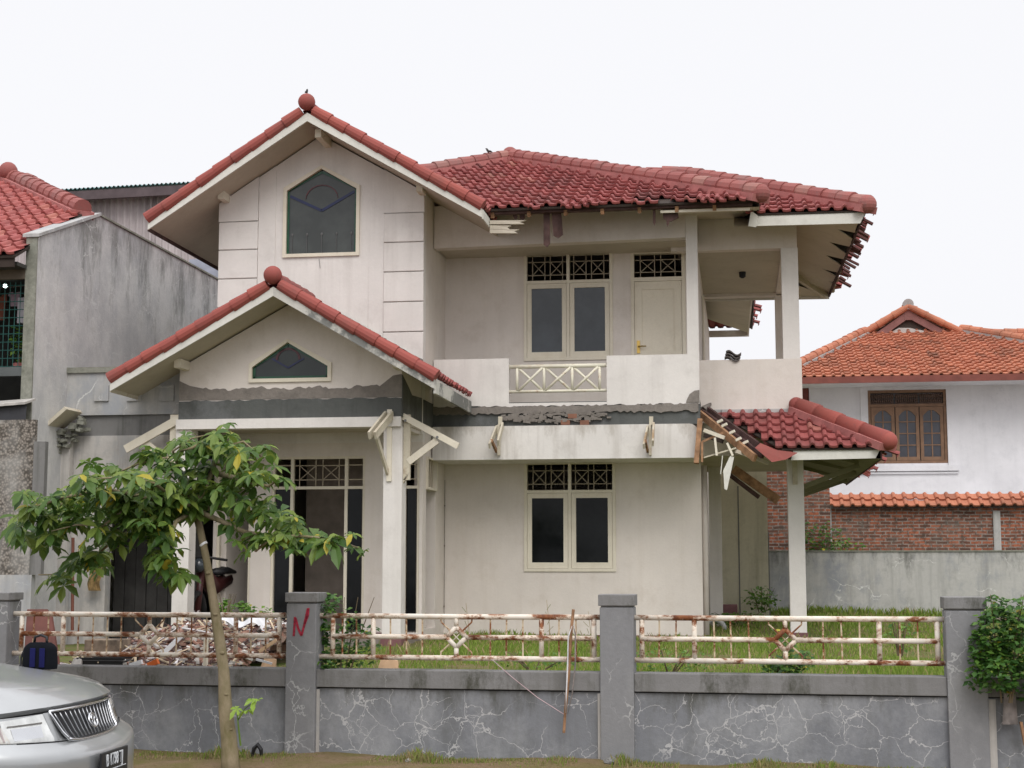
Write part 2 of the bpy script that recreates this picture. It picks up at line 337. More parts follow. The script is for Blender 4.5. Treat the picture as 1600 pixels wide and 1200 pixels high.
def cross_grille(m, x0, x1, z0, z1, y, r=.0052, halves=2):
    for h in range(halves):
        a = x0+(x1-x0)*h/halves; b = x0+(x1-x0)*(h+1)/halves; W = b-a; H = z1-z0
        f = (.13, .43, .56, .86)
        for q in f: m.bar((a+W*q, y, z0), (a+W*q, y, z1), r*2, r*2)
        for q in (.24, .76): m.bar((a, y, z0+H*q), (b, y, z0+H*q), r*2, r*2)
        for (p, q) in ((.13, .43), (.56, .86)):
            m.bar((a+W*p, y, z0+H*.24), (a+W*q, y, z0+H*.76), r*1.7, r*1.7); m.bar((a+W*p, y, z0+H*.76), (a+W*q, y, z0+H*.24), r*1.7, r*1.7)
def casement(par, x0, x1, z0, z1, y, ztr, pane_m):
    """two-leaf window with a crossed grille over it; y = wall face"""
    m = MB(); t = .045; ya, yb = y-.02, y+.09
    m.box(x0, x0+t, ya, yb, z0, z1); m.box(x1-t, x1, ya, yb, z0, z1); m.box(x0+t, x1-t, ya, yb, z1-t*.7, z1); m.box(x0+t, x1-t, ya, yb, z0, z0+t)
    xm = (x0+x1)/2; m.box(xm-.022, xm+.022, ya+.003, yb, z0+t, z1-t*.7)
    for (a, b) in ((x0+t, xm-.022), (xm+.022, x1-t)): m.box(a, b, ya+.005, yb, ztr-.022, ztr+.022)
    w_ = m.build('window', TRIM, par)
    g_ = MB()
    cross_grille(g_, x0+t, x1-t, ztr+.022, z1-t*.7, y+.05); g_.build('grille', GRILM, w_)
    for (a, b) in ((x0+t, xm-.022), (xm+.022, x1-t)):
        s = MB(); q = .085; c, d = z0+t+.003, ztr-.025; a += .004; b -= .004
        s.box(a, a+q*.8, y-.005, y+.04, c, d); s.box(b-q*.8, b, y-.005, y+.04, c, d); s.box(a+q*.8, b-q*.8, y-.005, y+.04, c, c+q); s.box(a+q*.8, b-q*.8, y-.005, y+.04, d-q*.85, d)
        s.build('sash', TRIM, w_)
        MB().box(a+q*.7, b-q*.7, y+.015, y+.025, c+q*.8, d-q*.7).build('pane', pane_m, w_)
    return w_

# ================================================================ SETTING
tag(MB().add([(-400, -60, -.05), (400, -60, -.05), (400, 500, -.05), (-400, 500, -.05)], [(0, 1, 2, 3)]).build('ground', DIRT), 'bare dry ground around the houses', 'ground', kind='structure')
tag(MB().add([(-60, -8, -.02), (60, -8, -.02), (60, 9.8, -.02), (-60, 9.8, -.02)], [(0, 1, 2, 3)]).build('road', ASPH), 'dark asphalt street in front of the fence', 'road', kind='structure')
def vg(a, b):
    x = -20+40*a; y = 9.6+5.0*b
    return (x, y, .0+.02*math.sin(x*3.1)*math.sin(y*4)+random.uniform(-.008, .008))
tag(MB().grid(vg, 160, 24).build('verge', VERGE, smooth=True), 'brown earth verge along the foot of the fence', 'verge', kind='structure')
YZ = lambda x, y: .57 + max(0, min(1, (y-22.5)/7))*.25 + .02*math.sin(x*1.7+y)*math.sin(y*1.3)
def yg(a, b):
    x = -9+24*a; y = 13.25+27*b
    return (x, y, YZ(x, y)+random.uniform(-.01, .01))
tag(MB().grid(yg, 120, 120).build('yard', YARD, smooth=True), 'raised grassy yard behind the low fence wall', 'yard', kind='structure')

# ================================================================ HOUSE
HB = .57
house = thing('house', (-3, 21, HB), 'abandoned two storey white house with red tiled gables, open balcony and a collapsing side canopy', 'house')
YM, YG, YP, YPAR, Y2, Y3 = 22.5, 20.9, 19.6, 21.55, 22.15, 26.15
XB = pX(662, YG, 500); XBL = pX(343, YG, 400)
XR = pX(1097, YM, 850)            # right corner of the main wall
XPL, XPR = pX(278, YP), pX(627, YP)
zc = 6.24
# windows of the main wall
wx0, wx1 = pX(819, YM, 800), pX(962, YM, 800)
lw = (wx0, wx1, pZ(890, 893, YM), pZ(890, 722, YM)); uw = (wx0, wx1-.02, pZ(890, 563, YM), pZ(890, 395, YM))
dx0, dx1 = pX(986, YM, 480), pX(1071, YM, 480)
dz1 = pZ(1030, 391, YM); zf = 3.62
m = MB().wy(rect(XB, XR, HB-.2, 6.5), [rect(lw[0], lw[1], lw[2], lw[3]), rect(uw[0], uw[1], uw[2], uw[3]), rect(dx0, dx1, zf+.1, dz1)], YM, YM+.15)
m.build('wall', WHITE, house, label='tall off-white wall with paired windows behind the balcony')
m = MB(); m.wx([(YM+.15, HB-.2), (31, HB-.2), (31, 6.4), (YM+.15, 6.4)], [], XR-.15, XR); m.build('wall', WHITE, house)
m = MB().box(-7.45, XR, 31, 31.15, HB-.2, 6.4); m.box(XBL, XBL+.15, YG+.15, 31, HB-.2, 6.6); m.build('wall', WHITE, house)
MB().box(XBL+.15, XR-.15, YM+.15, 31, 3.3, 3.55).build('floor_slab', FLOOR, house)
m = MB().box(XBL+.2, XB-.05, YG+.2, 31, HB-.02, HB+.10); m.box(XB+.02, XR-.2, YM+.2, 31, HB-.02, HB+.10); m.box(XPL, XPR, YP+.05, YG-.02, HB-.1, HB+.10); m.build('floor', FLOOR, house)
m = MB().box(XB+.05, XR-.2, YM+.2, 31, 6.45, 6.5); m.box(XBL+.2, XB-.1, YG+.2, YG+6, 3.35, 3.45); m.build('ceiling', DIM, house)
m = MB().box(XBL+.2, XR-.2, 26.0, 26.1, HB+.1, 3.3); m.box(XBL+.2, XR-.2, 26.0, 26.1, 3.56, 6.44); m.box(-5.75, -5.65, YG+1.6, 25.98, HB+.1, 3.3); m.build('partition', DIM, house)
MB().box(XB+.02, XR+.004, YM-.012, YM-.001, HB-.1, HB+.03).build('skirting', PLUM, house)
casement(house, *lw, YM, pZ(890, 768, YM), GLASSL); casement(house, *uw, YM, pZ(890, 440, YM), GLASSU)
# balcony door
t = .05; ztr = pZ(1030, 436, YM)
m = MB().box(dx0, dx0+t, YM-.02, YM+.1, zf+.1, dz1).box(dx1-t, dx1, YM-.02, YM+.1, zf+.1, dz1).box(dx0+t, dx1-t, YM-.02, YM+.1, dz1-t, dz1).box(dx0+t, dx1-t, YM-.018, YM+.1, ztr-.03, ztr+.03)
df = m.build('door_frame', TRIM, house); m = MB(); cross_grille(m, dx0+t, dx1-t, ztr+.03, dz1-t, YM+.05, halves=1); m.build('grille', GRILM, df)
a, b, c, d = dx0+t+.004, dx1-t-.004, zf+.12, ztr-.034
m = MB().box(a, b, YM+.01, YM+.05, c, d); q = .11
m.box(a, a+q, YM-.004, YM+.009, c, d).box(b-q, b, YM-.004, YM+.009, c, d).box(a+q, b-q, YM-.004, YM+.009, d-.12, d).box(a+q, b-q, YM-.004, YM+.009, c+.95-.0, c+1.07).box(a+q, b-q, YM-.004, YM+.009, c, c+.16)
door = m.build('door', TRIM, house, label='closed cream balcony door')
hz = pZ(993, 545, YM); MB().box(a+.03, a+.075, YM-.02, YM-.004, hz-.07, hz+.12).tube([(a+.05, YM-.02, hz+.03), (a+.05, YM-.055, hz+.03), (a+.17, YM-.055, hz+.03)], .010, 6).build('handle', BRASS, door)
# --- canopy beam, exposed concrete band, parapet
zb0, zb1 = pZ(1000, 716, 21.5), pZ(1000, 663, 21.5); xbe = pX(1091, 21.5, 690)
def rounded_end(x0, x1, z0, z1, r=.12):
    return [(x0, z0), (x1, z0), (x1, z1-r)]+[(x1-r+r*math.cos(a), z1-r+r*math.sin(a)) for a in (.4, .8, 1.2)]+[(x1-r, z1), (x0, z1)]
MB().wy(rounded_end(XB+.02, xbe, zb0, zb1), [], 21.48, YM-.005).build('beam', BEAMW, house, label='wide white canopy beam over the ground floor')
zp0 = pZ(1000, 632, YPAR); xpe = pX(1093, YPAR, 600)
MB().box(XB+.005, xpe, YPAR+.02, YM-.004, zb1+.002, zp0+.06).build('concrete_band', EXPO, house, label='exposed dark concrete band under the balcony')
m = MB(); base = zb1+.16
rz = [(XB+.01, base)]
pr = jag(XB+.01, xpe-.02, zp0-.0, .016, 90)
pr2 = jag(xpe-.02, XB+.01, zp0-.105, .022, 80)
m.wy(pr+pr2, [], YPAR-.012, YPAR+.019); m.build('broken_render', EXPO2, house)
# hacked-out pocket with bricks
m = MB(); x0, x1 = pX(786, YPAR), pX(952, YPAR); zz = pZ(870, 652, YPAR)
for k in range(150):
    x = random.uniform(x0, x1); z = zz+random.uniform(-.085, .085)*(1-abs((x-(x0+x1)/2)/(x1-x0)*1.1)); s = random.uniform(.015, .055)
    m.bar((x-s, YPAR-.01, z), (x+s, YPAR-.01+random.uniform(-.015, .01), z+random.uniform(-.02, .02)), .05, s*.8)
m.build('broken_render', EXPO2, house)
m = MB()
for px_, py_ in ((884, 660), (914, 660), (895, 650)):
    p = pt(px_, py_, Y=YPAR-.02); m.box(p.x-.07, p.x+.06, p.y-.02, p.y+.03, p.z-.035, p.z+.03)
m.build('exposed_brick', plain('old_brick', (.25, .12, .08), .9), house)
# parapet: left solid, sill under railing, right solid
zpt = pZ(1010, 554.5, YPAR); zptl = pZ(740, 561, YPAR); xa, xb_, xc = XB+.015, pX(795, YPAR, 600), pX(948, YPAR, 600)
zsl = pZ(870, 629, YPAR)
lowedge = lambda a, b, n: jag(a, b, zp0+.0, .018, n)
m = MB().wy([(xb_, zptl), (xa, zptl)]+lowedge(xa, xb_, 12), [], YPAR, YPAR+.12).build('parapet', WHITE2, house, label='solid left parapet of the balcony')
m = MB().wy([(xc-.001, zsl), (xb_+.001, zsl)]+lowedge(xb_+.001, xc-.001, 14), [], YPAR+.002, YPAR+.12).build('balcony_sill', WHITE2, house)
m = MB().wy([(xpe, zpt), (xc, zpt)]+lowedge(xc, xpe, 14), [], YPAR, YPAR+.12).build('parapet', WHITE2, house, label='solid right parapet of the balcony with blue flecks')
p = pt(1083, 627, Y=YPAR); m = MB().wy([(p.x+.09, p.z-.02), (p.x+.09, p.z+.16), (p.x+.02, p.z+.15), (p.x-.05, p.z+.10), (p.x-.09, p.z+.02), (p.x-.1, p.z-.02)], [], YPAR-.014, YPAR-.002); m.build('render_patch', EXPO2, house)
MB().box(XB+.02, XR, YPAR+.12, YM, zf-.15, zf+.02).build('balcony_floor', FLOOR, house)
# balcony railing
br = MB(); yr = YPAR+.05; zt_, zbm = pZ(870, 572, yr), pZ(870, 611, yr)
br.tube([(xb_-.02, yr, zt_), (xc+.02, yr, zt_)], .030, 10); br.tube([(xb_-.02, yr, zbm), (xc+.02, yr, zbm)], .022, 8)
rl = br.build('balcony_railing', RAILB, house, smooth=True)
xs = [pX(q, yr, 595) for q in (808, 850, 894, 937)]
for i in range(4): MB().tube([(xs[i], yr, zbm), (xs[i], yr, zt_)], .021, 8).build('post', RAILB, rl, smooth=True)
for i in range(3):
    m = MB(); m.tube([(xs[i]+.02, yr-.01, zbm+.01), (xs[i+1]-.02, yr-.01, zt_-.02)], .019, 8); m.tube([(xs[i]+.02, yr+.008, zt_-.02), (xs[i+1]-.02, yr+.008, zbm+.01)], .019, 8); m.build('cross_brace', RAILB, rl, smooth=True)
# corner column and beam above balcony
cx0, cx1 = pX(1072.5, YPAR, 450), pX(1090.5, YPAR, 450)
MB().box(cx0, cx1, YPAR+.003, YPAR+.2, zpt-.01, 6.7).build('column', WHITE2, house, label='slim white corner column of the balcony')
zbb = pZ(900, 379, YPAR)
MB().wy([(XB+.01, zbb-.02), (cx0-.002, zbb+.03), (cx0-.002, 6.9), (XB+.01, 6.9)], [], YPAR+.01, YPAR+.2).build('beam', WHITE, house)
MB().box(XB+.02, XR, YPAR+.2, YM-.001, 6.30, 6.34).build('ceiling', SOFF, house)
p = pt(972, 375, Y=YM-.05); q = pt(1068, 370, Y=YM-.05)
MB().wy([(p.x, p.z-.01), (q.x, q.z+.04), (q.x-.05, q.z-.03), (p.x+.5, p.z-.05)], [], YM-.45, YM-.02).build('broken_ceiling_board', DWOOD, house)
# --- two storey gable block
YGF = 20.15
gA, gL, gR = pt(480, 176, Y=YGF), pt(231, 346, Y=YGF), pt(753, 326, Y=YGF)
def rake(A, L, Rr):
    return lambda x: (L.z+(A.z-L.z)*(x-L.x)/(A.x-L.x)) if x < A.x else (A.z+(Rr.z-A.z)*(x-A.x)/(Rr.x-A.x))
rk = rake(gA, gL, gR)
zg0 = 3.35
def gable_outline(x0, x1, z0, A, rkf, d): return [(x0, z0), (x1, z0), (x1, rkf(x1)-d), (A.x, A.z-d), (x0, rkf(x0)-d)]
ap = pt(503, 262, Y=YG); wl, wr = pX(446, YG, 350), pX(559, YG, 350); zb_ = pZ(500, 398, YG); zs_ = pZ(500, 295, YG)
pent = [(wl, zb_), (wr, zb_), (wr, zs_), (ap.x, ap.z), (wl, zs_)]
m = MB().wy(gable_outline(XBL, XB, zg0, gA, rk, .12), [pent], YG, YG+.15); m.build('gable_wall', WHITE2, house, label='tall plastered gable wall of the left wing')
MB().wx([(YG+.15, HB-.2), (YM+.1, HB-.2), (YM+.1, 7.1), (YG+.15, 7.1)], [[(YG+.25, .72), (YG+.93, .72), (YG+.93, pZ(640, 712, YG)), (YG+.25, pZ(640, 712, YG))]], XB-.15, XB).build('wall', WHITE, house)
# pilasters with grooves
def pilaster(px0, px1, gy, pyv):
    a, b = pX(px0, YG, 400), pX(px1, YG, 400); zs = [zg0+.1]+[pZ((px0+px1)/2, g_, YG) for g_ in gy[::-1]]
    m = MB()
    for i in range(len(zs)-1): m.box(a, b, YG-.035, YG-.001, zs[i]+.008, zs[i+1]-.008)
    z0 = zs[-1]+.008; m.wy([(a, z0), (b, z0), (b, rk(b)-.12), (a, rk(a)-.12)], [], YG-.035, YG-.001)
    m.build('pilaster', WHITE2, house, bevel=.006)
pilaster(342.5, 403, [347, 391, 436, 481, 526], 0); pilaster(600.5, 662.6, [333, 379, 425, 472, 519, 565], 0)
for (q0, q1) in ((403.5, 430), (577, 600)):
    a, b = pX(q0, YG, 400), pX(q1, YG, 400); MB().wy([(a, zg0+.1), (b, zg0+.1), (b, rk(b)-.12), (a, rk(a)-.12)], [], YG-.014, YG-.001).build('pilaster_strip', WHITE2, house)
def pent_window(par, P, cx, y, pane_m, fw, kind):
    zc_ = sum(p[1] for p in P)/5
    def scale(f): return [(cx+(p[0]-cx)*(1+f/abs(P[1][0]-cx)), p[1]+(f if p[1] > P[0][1]+.01 else -f)*(1.0)) for p in P]
    o = scale(fw*.6); i = scale(-fw*.4)
    fr = MB().wy(o, [i], y-.03, y+.10).build('window', TRIM, par)
    MB().wy(scale(-.005), [], y+.03, y+.04).build('pane', pane_m, fr)
    return fr
fr = pent_window(house, pent, ap.x, YG, LEADG, .05, 0)
W2 = (wr-wl)/2; yl = YG+.022
def strip(pts, w_, m_, par, name, y=None, t=.006):
    mb = MB()
    for a, b in zip(pts, pts[1:]): mb.bar((a[0], y, a[1]), (b[0], y, b[1]), t, w_, up=(0, 0, 1) if abs(a[0]-b[0]) > 1e-3 else (1, 0, 0))
    return mb.build(name, m_, par)
e = .035
strip([(wl+e, zb_+.03), (wl+e, zs_), (ap.x, ap.z-.06), (wr-e, zs_), (wr-e, zb_+.03)], .035, GREENG, fr, 'glass_border', yl)
strip([(wl+.06, zs_-.09), (ap.x, zs_-.32), (wr-.06, zs_-.05)], .04, BLUEG, fr, 'glass_chevron', yl)
arc = [(ap.x+.24*math.cos(a), zs_-.14+.20*math.sin(a)) for a in [math.pi*k/10 for k in range(11)]]
strip(arc, .018, REDG, fr, 'glass_arc', yl)
mb = MB()
for k in range(5):
    x = wl+.1+k*(wr-wl-.2)/4
    mb.bar((x, yl, zb_+.02), (x, yl, zb_+.30), .006, .008, up=(1, 0, 0)); mb.ball((x, yl, zb_+.31), .018, 8, 5, (1, .3, 1.3))
mb.build('glass_leading', plain('lead_came', (.10, .10, .10), .6), fr)
MB().bar((ap.x-.02, YG-.01, zb_-.06), (ap.x+.0, YG-.01, zb_-.20), .004, .004).build('hanging_wire', BLACK, house)
# roofs ---------------------------------------------------------------
def gable_roof(A, L, Rr, yf, yb, yb_r, fl=FASC, frr=FASC, fin=True, br_=.082, wdt=.105, cut=None):
    rf = MB()
    for (E, back) in ((L, yb), (Rr, yb_r)):
        poly = [(E.x, back, E.z+.03), (E.x, yf+.06, E.z+.03), (A.x, yf+.06, A.z+.03), (A.x, back, A.z+.03)]
        tiles(rf, poly)
    roof = rf.build('roof', TILE, house)
    for nm, E, back, mt in (('soffit', L, yb, SOFF), ('soffit', Rr, yb_r, SOFF)):
        p = [(E.x, yf+.03, E.z-.01), (A.x, yf+.03, A.z-.01), (A.x, yf+.03, A.z-wdt+.01), (E.x, yf+.03, E.z-wdt+.01)]
        MB().prism(p, (0, back-yf-.03, 0)).build(nm, mt, roof)
    for E, mt in ((L, fl), (Rr, frr)):
        s = -1 if E.x < A.x else 1
        p = [(E.x, yf, E.z), (A.x, yf, A.z), (A.x, yf, A.z-wdt*1.15), (E.x, yf, E.z-wdt*1.15)]
        MB().prism(p, (0, .028, 0)).build('fascia', mt, roof)
    up = .075
    for E in (L, Rr):
        mb = MB(); s = -1 if E.x < A.x else 1
        ridge(mb, (E.x+s*.02, yf+.03, E.z+up-.03), (A.x+s*.08, yf+.03, A.z+up-.05), br_, .29); mb.build('barge_tiles', BARGE, roof, smooth=False)
    mb = MB(); ridge(mb, (A.x, yb-.3, A.z+.11), (A.x, yf+.2, A.z+.11), .10, .3); mb.build('ridge_tiles', RIDGE, roof)
    if fin: MB().ball((A.x-.01, yf-.0, A.z+.155), .122, 18, 12).build('finial', BARGE, roof, smooth=True)
    return roof
r1 = gable_roof(gA, gL, gR, YGF, 25.5, 23.2)
# eave boards left/right of main gable
for E, y1, s in ((gL, 24.5, -1), (gR, 20.75, 1)):
    MB().bar((E.x, YGF+.03, E.z-.07), (E.x, y1, E.z-.07), .025, .13).build('eave_board', FASC if s > 0 else DWOOD, r1)
m = MB()
for k, (dz, ln) in enumerate(((-.02, .52), (-.09, .30), (-.15, .42))):
    x0 = gR.x+.02; m.prism([(x0, 20.7, gR.z-.02+dz), (x0+ln, 20.72, gR.z-.03+dz), (x0+ln*.82, 20.72, gR.z-.055+dz), (x0+ln*.95, 20.72, gR.z-.085+dz), (x0, 20.7, gR.z-.075+dz)], (0, .05, 0))
m.build('splintered_board', SOFF, r1)
def purlin(px_, py_, yf_, yb_2, par):
    p = pt(px_, py_, Y=yf_); MB().box(p.x-.045, p.x+.045, yf_, yb_2, p.z-.07, p.z+.05).build('purlin', TRIM, par)
purlin(345, 303, YG-.30, YG, r1); purlin(655, 291, YG-.28, YG, r1); purlin(497, 207, YG-.55, YG, r1)
# --- porch
YPF = 18.9
pA, pL, pR = pt(427, 448, Y=YPF), pt(172, 597, Y=YPF), pt(679, 593, Y=YPF)
prk = rake(pA, pL, pR)
zpb1, zpb0 = pZ(450, 653.5, YP), pZ(450, 669, YP)
ap2 = pt(450, 533, Y=YP); l2, r2 = pX(390, YP), pX(513, YP); s2, b2 = pZ(450, 571, YP), pZ(450, 593.5, YP)
pent2 = [(l2, b2), (r2, b2), (r2, s2), (ap2.x, ap2.z), (l2, s2)]
MB().wy(gable_outline(XPL, XPR, zpb1-.02, pA, prk, .12), [pent2], YP, YP+.15).build('gable_wall', WHITE, house, label='low gable wall over the porch')
for x_ in (XPL, XPR-.15): MB().wx([(YP+.15, zpb1-.02), (YG-.036, zpb1-.02), (YG-.036, prk(x_+.07)-.13), (YP+.15, prk(x_+.07)-.13)], [], x_, x_+.15).build('porch_side_wall', WHITE, house)
fr2 = pent_window(house, pent2, ap2.x, YP, LEADL, .05, 1)
yl = YP+.022
strip([(l2+.03, b2+.03), (l2+.03, s2), (ap2.x, ap2.z-.045), (r2-.03, s2), (r2-.03, b2+.03), (l2+.03, b2+.03)], .05, GREENG, fr2, 'glass_border', yl)
strip([(ap2.x-.22, ap2.z-.235), (ap2.x, ap2.z-.36), (ap2.x+.22, ap2.z-.235)], .025, BLUEG, fr2, 'glass_chevron', yl)
strip([(ap2.x+.16*math.cos(a), ap2.z-.25+.15*math.sin(a)) for a in [math.pi*k/8 for k in range(9)]], .03, REDG, fr2, 'glass_arc', yl)
# dark band with jagged rough edge + white beam
zd1 = pZ(450, 624, YP); zd2 = pZ(450, 606, YP)
top = jag(XPR, XPL, zd1, .012, 40); MB().wy([(XPL, zpb1), (XPR, zpb1)]+top, [], YP-.012, YP-.001).build('concrete_band', EXPO, house, label='dark stripped band above the porch beam')
# left end and right end lobes
t2 = [(XPR+.0, zd2+.16), (XPR-.12, zd2+.14), (XPR-.3, zd2+.0)]+[(XPR-.3+(XPL+.3-(XPR-.3))*i/64, zd2+random.uniform(-.014, .014)+.012*math.sin(i*.33)+.010*math.sin(i*.9+1)) for i in range(1, 64)]+[(XPL+.15, zd2+.05), (XPL, zd2+.12)]
MB().wy([(XPL, zd1+.005), (XPR, zd1+.005)]+t2, [], YP-.008, YP-.0015).build('broken_render', EXPO2, house)
MB().wx([(YP, zpb1), (YG-.04, zpb1), (YG-.04, zd2-.03), (YG-.7, zd2-.06), (YP+.4, zd2+.02), (YP, zd2+.15)], [], XPR+.001, XPR+.012).build('concrete_band', EXPO, house)
MB().box(XPL-.02, XPR-.0, YP-.05, YP+.2, zpb0, zpb1-.001).build('beam', WHITE2, house, label='white beam across the porch front')
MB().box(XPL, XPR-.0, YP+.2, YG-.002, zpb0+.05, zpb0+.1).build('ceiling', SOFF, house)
MB().box(XPR-.28, XPR-.02, YP+.2, YG-.003, zpb0-.0, zpb1-.003).build('beam', WHITE, house)
# block side concrete continuing band between porch and balcony
MB().box(XB+.001, XB+.012, YG+.0, YPAR+.02, zb1, zp0+.05).build('concrete_band', EXPO, house)
# columns
def column(px0, px1, y, zt, zb=HB-.1, dd=.26, lab=None, m_=None):
    a, b = pX(px0, y, 850), pX(px1, y, 850)
    c_ = MB().box(a, b, y, y+dd, zb+.12, zt).build('column', m_ or WHITE2, house, label=lab, bevel=.008)
    MB().box(a-.012, b+.012, y-.012, y+dd+.012, zb, zb+.2).build('column_base', PLUM, c_)
    return a, b
ca, cb = column(597.5, 627, YP, zpb0, lab='white porch column beside the grass')
la, lb = column(270, 295, YP, zpb0, lab='white porch column behind the tree')
# ground floor porch wall
zt_o = pZ(500, 713, YG)
A0, A1 = pX(423, YG, 850), pX(569, YG, 850); B0, B1 = pX(338, YG, 850), pX(391, YG, 850); C0 = pX(629, YG, 850)
MB().wy(rect(XBL, XB, HB-.2, zg0), [rect(A0, A1, HB+.12, zt_o), rect(B0, B1, HB+.12, zt_o-.02), rect(C0, XB-.045, HB+.12, zt_o)], YG+.002, YG+.148).build('wall', WHITE, house, label='ground floor wall behind the porch')
MB().box(XBL, A0-.02, YG-.012, YG, HB-.1, HB+.12).box(A1+.01, C0-.02, YG-.012, YG, HB-.1, HB+.12).build('skirting', PLUM, house)
zt2 = pZ(500, 762, YG)
def tall_window(x0, x1, mull, z0=HB+.12, z1=zt_o, panes=(), frame_m=TRIM, cells=None):
    m = MB(); ya, yb = YG+.02, YG+.09; t = .035
    m.box(x0, x0+t, ya, yb, z0, z1).box(x1-t, x1, ya, yb, z0, z1).box(x0+t, x1-t, ya, yb, z1-t, z1).box(x0+t, x1-t, ya+.002, yb-.002, zt2-.02, zt2+.02)
    for mm in mull: m.box(mm-.022, mm+.022, ya+.004, yb-.004, z0, z1-t)
    w_ = m.build('window', frame_m, house)
    ed = [x0+t]+list(mull)+[x1-t]
    gm = MB()
    for i in range(len(ed)-1):
        if ed[i+1]-ed[i] > .4: cross_grille(gm, ed[i], ed[i+1], zt2+.02, z1-t, YG+.05, halves=1)
        else:
            for q in (.24, .76): gm.bar((ed[i], YG+.05, zt2+.02+(z1-zt2-.05)*q), (ed[i+1], YG+.05, zt2+.02+(z1-zt2-.05)*q), .014, .014)
    gm.build('grille', GRILM, w_)
    for i in panes: MB().box(ed[i]+.02, ed[i+1]-.02, YG+.05, YG+.056, z0+.02, zt2-.02).build('pane', GLASSL, w_)
    return w_
MB().box(pX(440, YG), pX(560, YG), YG+1.3, YG+1.36, HB+.1, 3.3).build('partition', plain('grey_screen_wall', (.26, .22, .19), .9), house)
tall_window(A0, A1, [pX(454, YG, 850), pX(539, YG, 850)], panes=(0, 2)); tall_window(B0, B1, [], z1=zt_o-.02, panes=())
tall_window(C0, XB-.045, [], panes=(0,))
m = MB(); m.box(XB-.1, XB+.03, YG+.23, YG+.26, zt2-.02, zt_o).box(XB-.1, XB+.03, YG+.9, YG+.95, zt2-.02, zt_o+.02).box(XB-.1, XB+.03, YG+.26, YG+.9, zt_o-.03, zt_o).box(XB-.1, XB+.03, YG+.26, YG+.9, zt2-.02, zt2+.015)
cw = m.build('window', TRIM, house)
m = MB()
for k in range(4): m.tube([(XB-.02, YG+.36+k*.13, zt2+.02), (XB-.02, YG+.36+k*.13+.03, zt2+.14), (XB-.02, YG+.36+k*.13, zt_o-.13), (XB-.02, YG+.36+k*.13, zt_o-.03)], .012, 5)
m.build('grille', GRILM, cw)
# porch roof
r2_ = gable_roof(pA, pL, pR, YPF, YG-.04, 21.46, FASC, FASCB)
MB().bar((pR.x-.005, YPF+.03, pR.z-.09), (pR.x+.0, YPAR-.02, pR.z-.09), .03, .17).build('eave_board', FASCB, r2_)
MB().bar((pL.x, YPF+.03, pL.z-.07), (pL.x, YG, pL.z-.07), .03, .12).build('eave_board', WOODP, r2_)
m = MB()
for k in range(24):   # mortar flashing where the roof meets the wall
    a_ = k/24; x = pA.x+.25+(pR.x-.35-pA.x)*a_; z = prk(x)+.13+random.uniform(-.015, .02)
    if x > XB-.1: break
    m.bar((x-.01, YG-.06, z), (x+.12, YG-.06, prk(x+.12)+.13+random.uniform(-.01, .02)), .05, .09)
m.build('flashing', FASCB, r2_)
purlin(277, 566, YP-.35, YP, r2_); purlin(618, 566, YP-.3, YP, r2_)
# --- main pyramid roof
ZE = 6.62; XE1 = pX(1187, 20.7, 308); AP = pt(797, 251, Y=25.0)
hipL = V((-5.25, 23.55, 0)); slope = (AP.z-ZE)/(25-20.7); hipL.z = ZE+(23.55-20.7)*slope
BK = V((AP.x, 28.2, AP.z)); RB = V((XE1, 32.3, ZE))
mr = MB()
front = [(pX(752, 20.7, 318), 20.7, ZE), (XE1, 20.7, ZE), AP, hipL]
tiles(mr, front, slip=.16, miss=.05)
right = [(XE1, 20.7, ZE), (XE1, 32.3, ZE), BK, AP]
tiles(mr, right, slip=.2, miss=.1)
roof = mr.build('roof', TILE, house, label='large red hipped roof with slipped eave tiles')
left = [hipL, (-8.1, 25.5, ZE), (-8.1, 32.3, ZE), BK, AP]; back = [(-8.1, 32.3, ZE), (XE1, 32.3, ZE), BK]
mb = MB()
for pl in ([(-8.1, 20.7+.9, ZE+.1), (-8.1, 32.3, ZE), BK, AP], back): tiles(mb, pl)
mb.build('roof', TILE, house)
mb = MB()
for pl in (front, right):
    q, v_ = deck(pl, .0); mb.prism(q, v_)
mb.build('added_deck', DECK, roof)  # added dark sheet blocking sky between the main roof tiles
mb, mo = MB(), MB()
ridge(mb, (XE1+.02, 20.68, ZE+.10), AP+V((0, 0, .09)), .115, .27, mort=mo); ridge(mb, hipL+V((0, 0, .09)), AP+V((0, 0, .09)), .105, .27, mort=mo); ridge(mb, BK+V((0, 0, .09)), AP+V((0, 0, .09)), .11, .3); mb.ball(AP+V((0, 0, .10)), .14, 12, 8)
mb.ball((XE1+.01, 20.70, ZE+.095), .135, 14, 9)
mb.build('ridge_tiles', RIDGE, roof, smooth=False); mo.build('ridge_mortar', PMORT, roof)
m = MB(); x = front[0][0]+.15
while x < XE1-.4:                      # bare rafter feet at the open eave
    m.bar((x, 20.76, ZE-.075), (x, 21.6, ZE-.075+.84*slope), .05, .08); x += .52
m.build('rafters', BROWNW, roof)
m = MB().bar((front[0][0], 20.80, ZE-.04), (XE1-.1, 20.80, ZE-.035), .10, .035); m.bar((front[0][0], 21.1, ZE+.08), (XE1-.1, 21.1, ZE+.08), .03, .05)
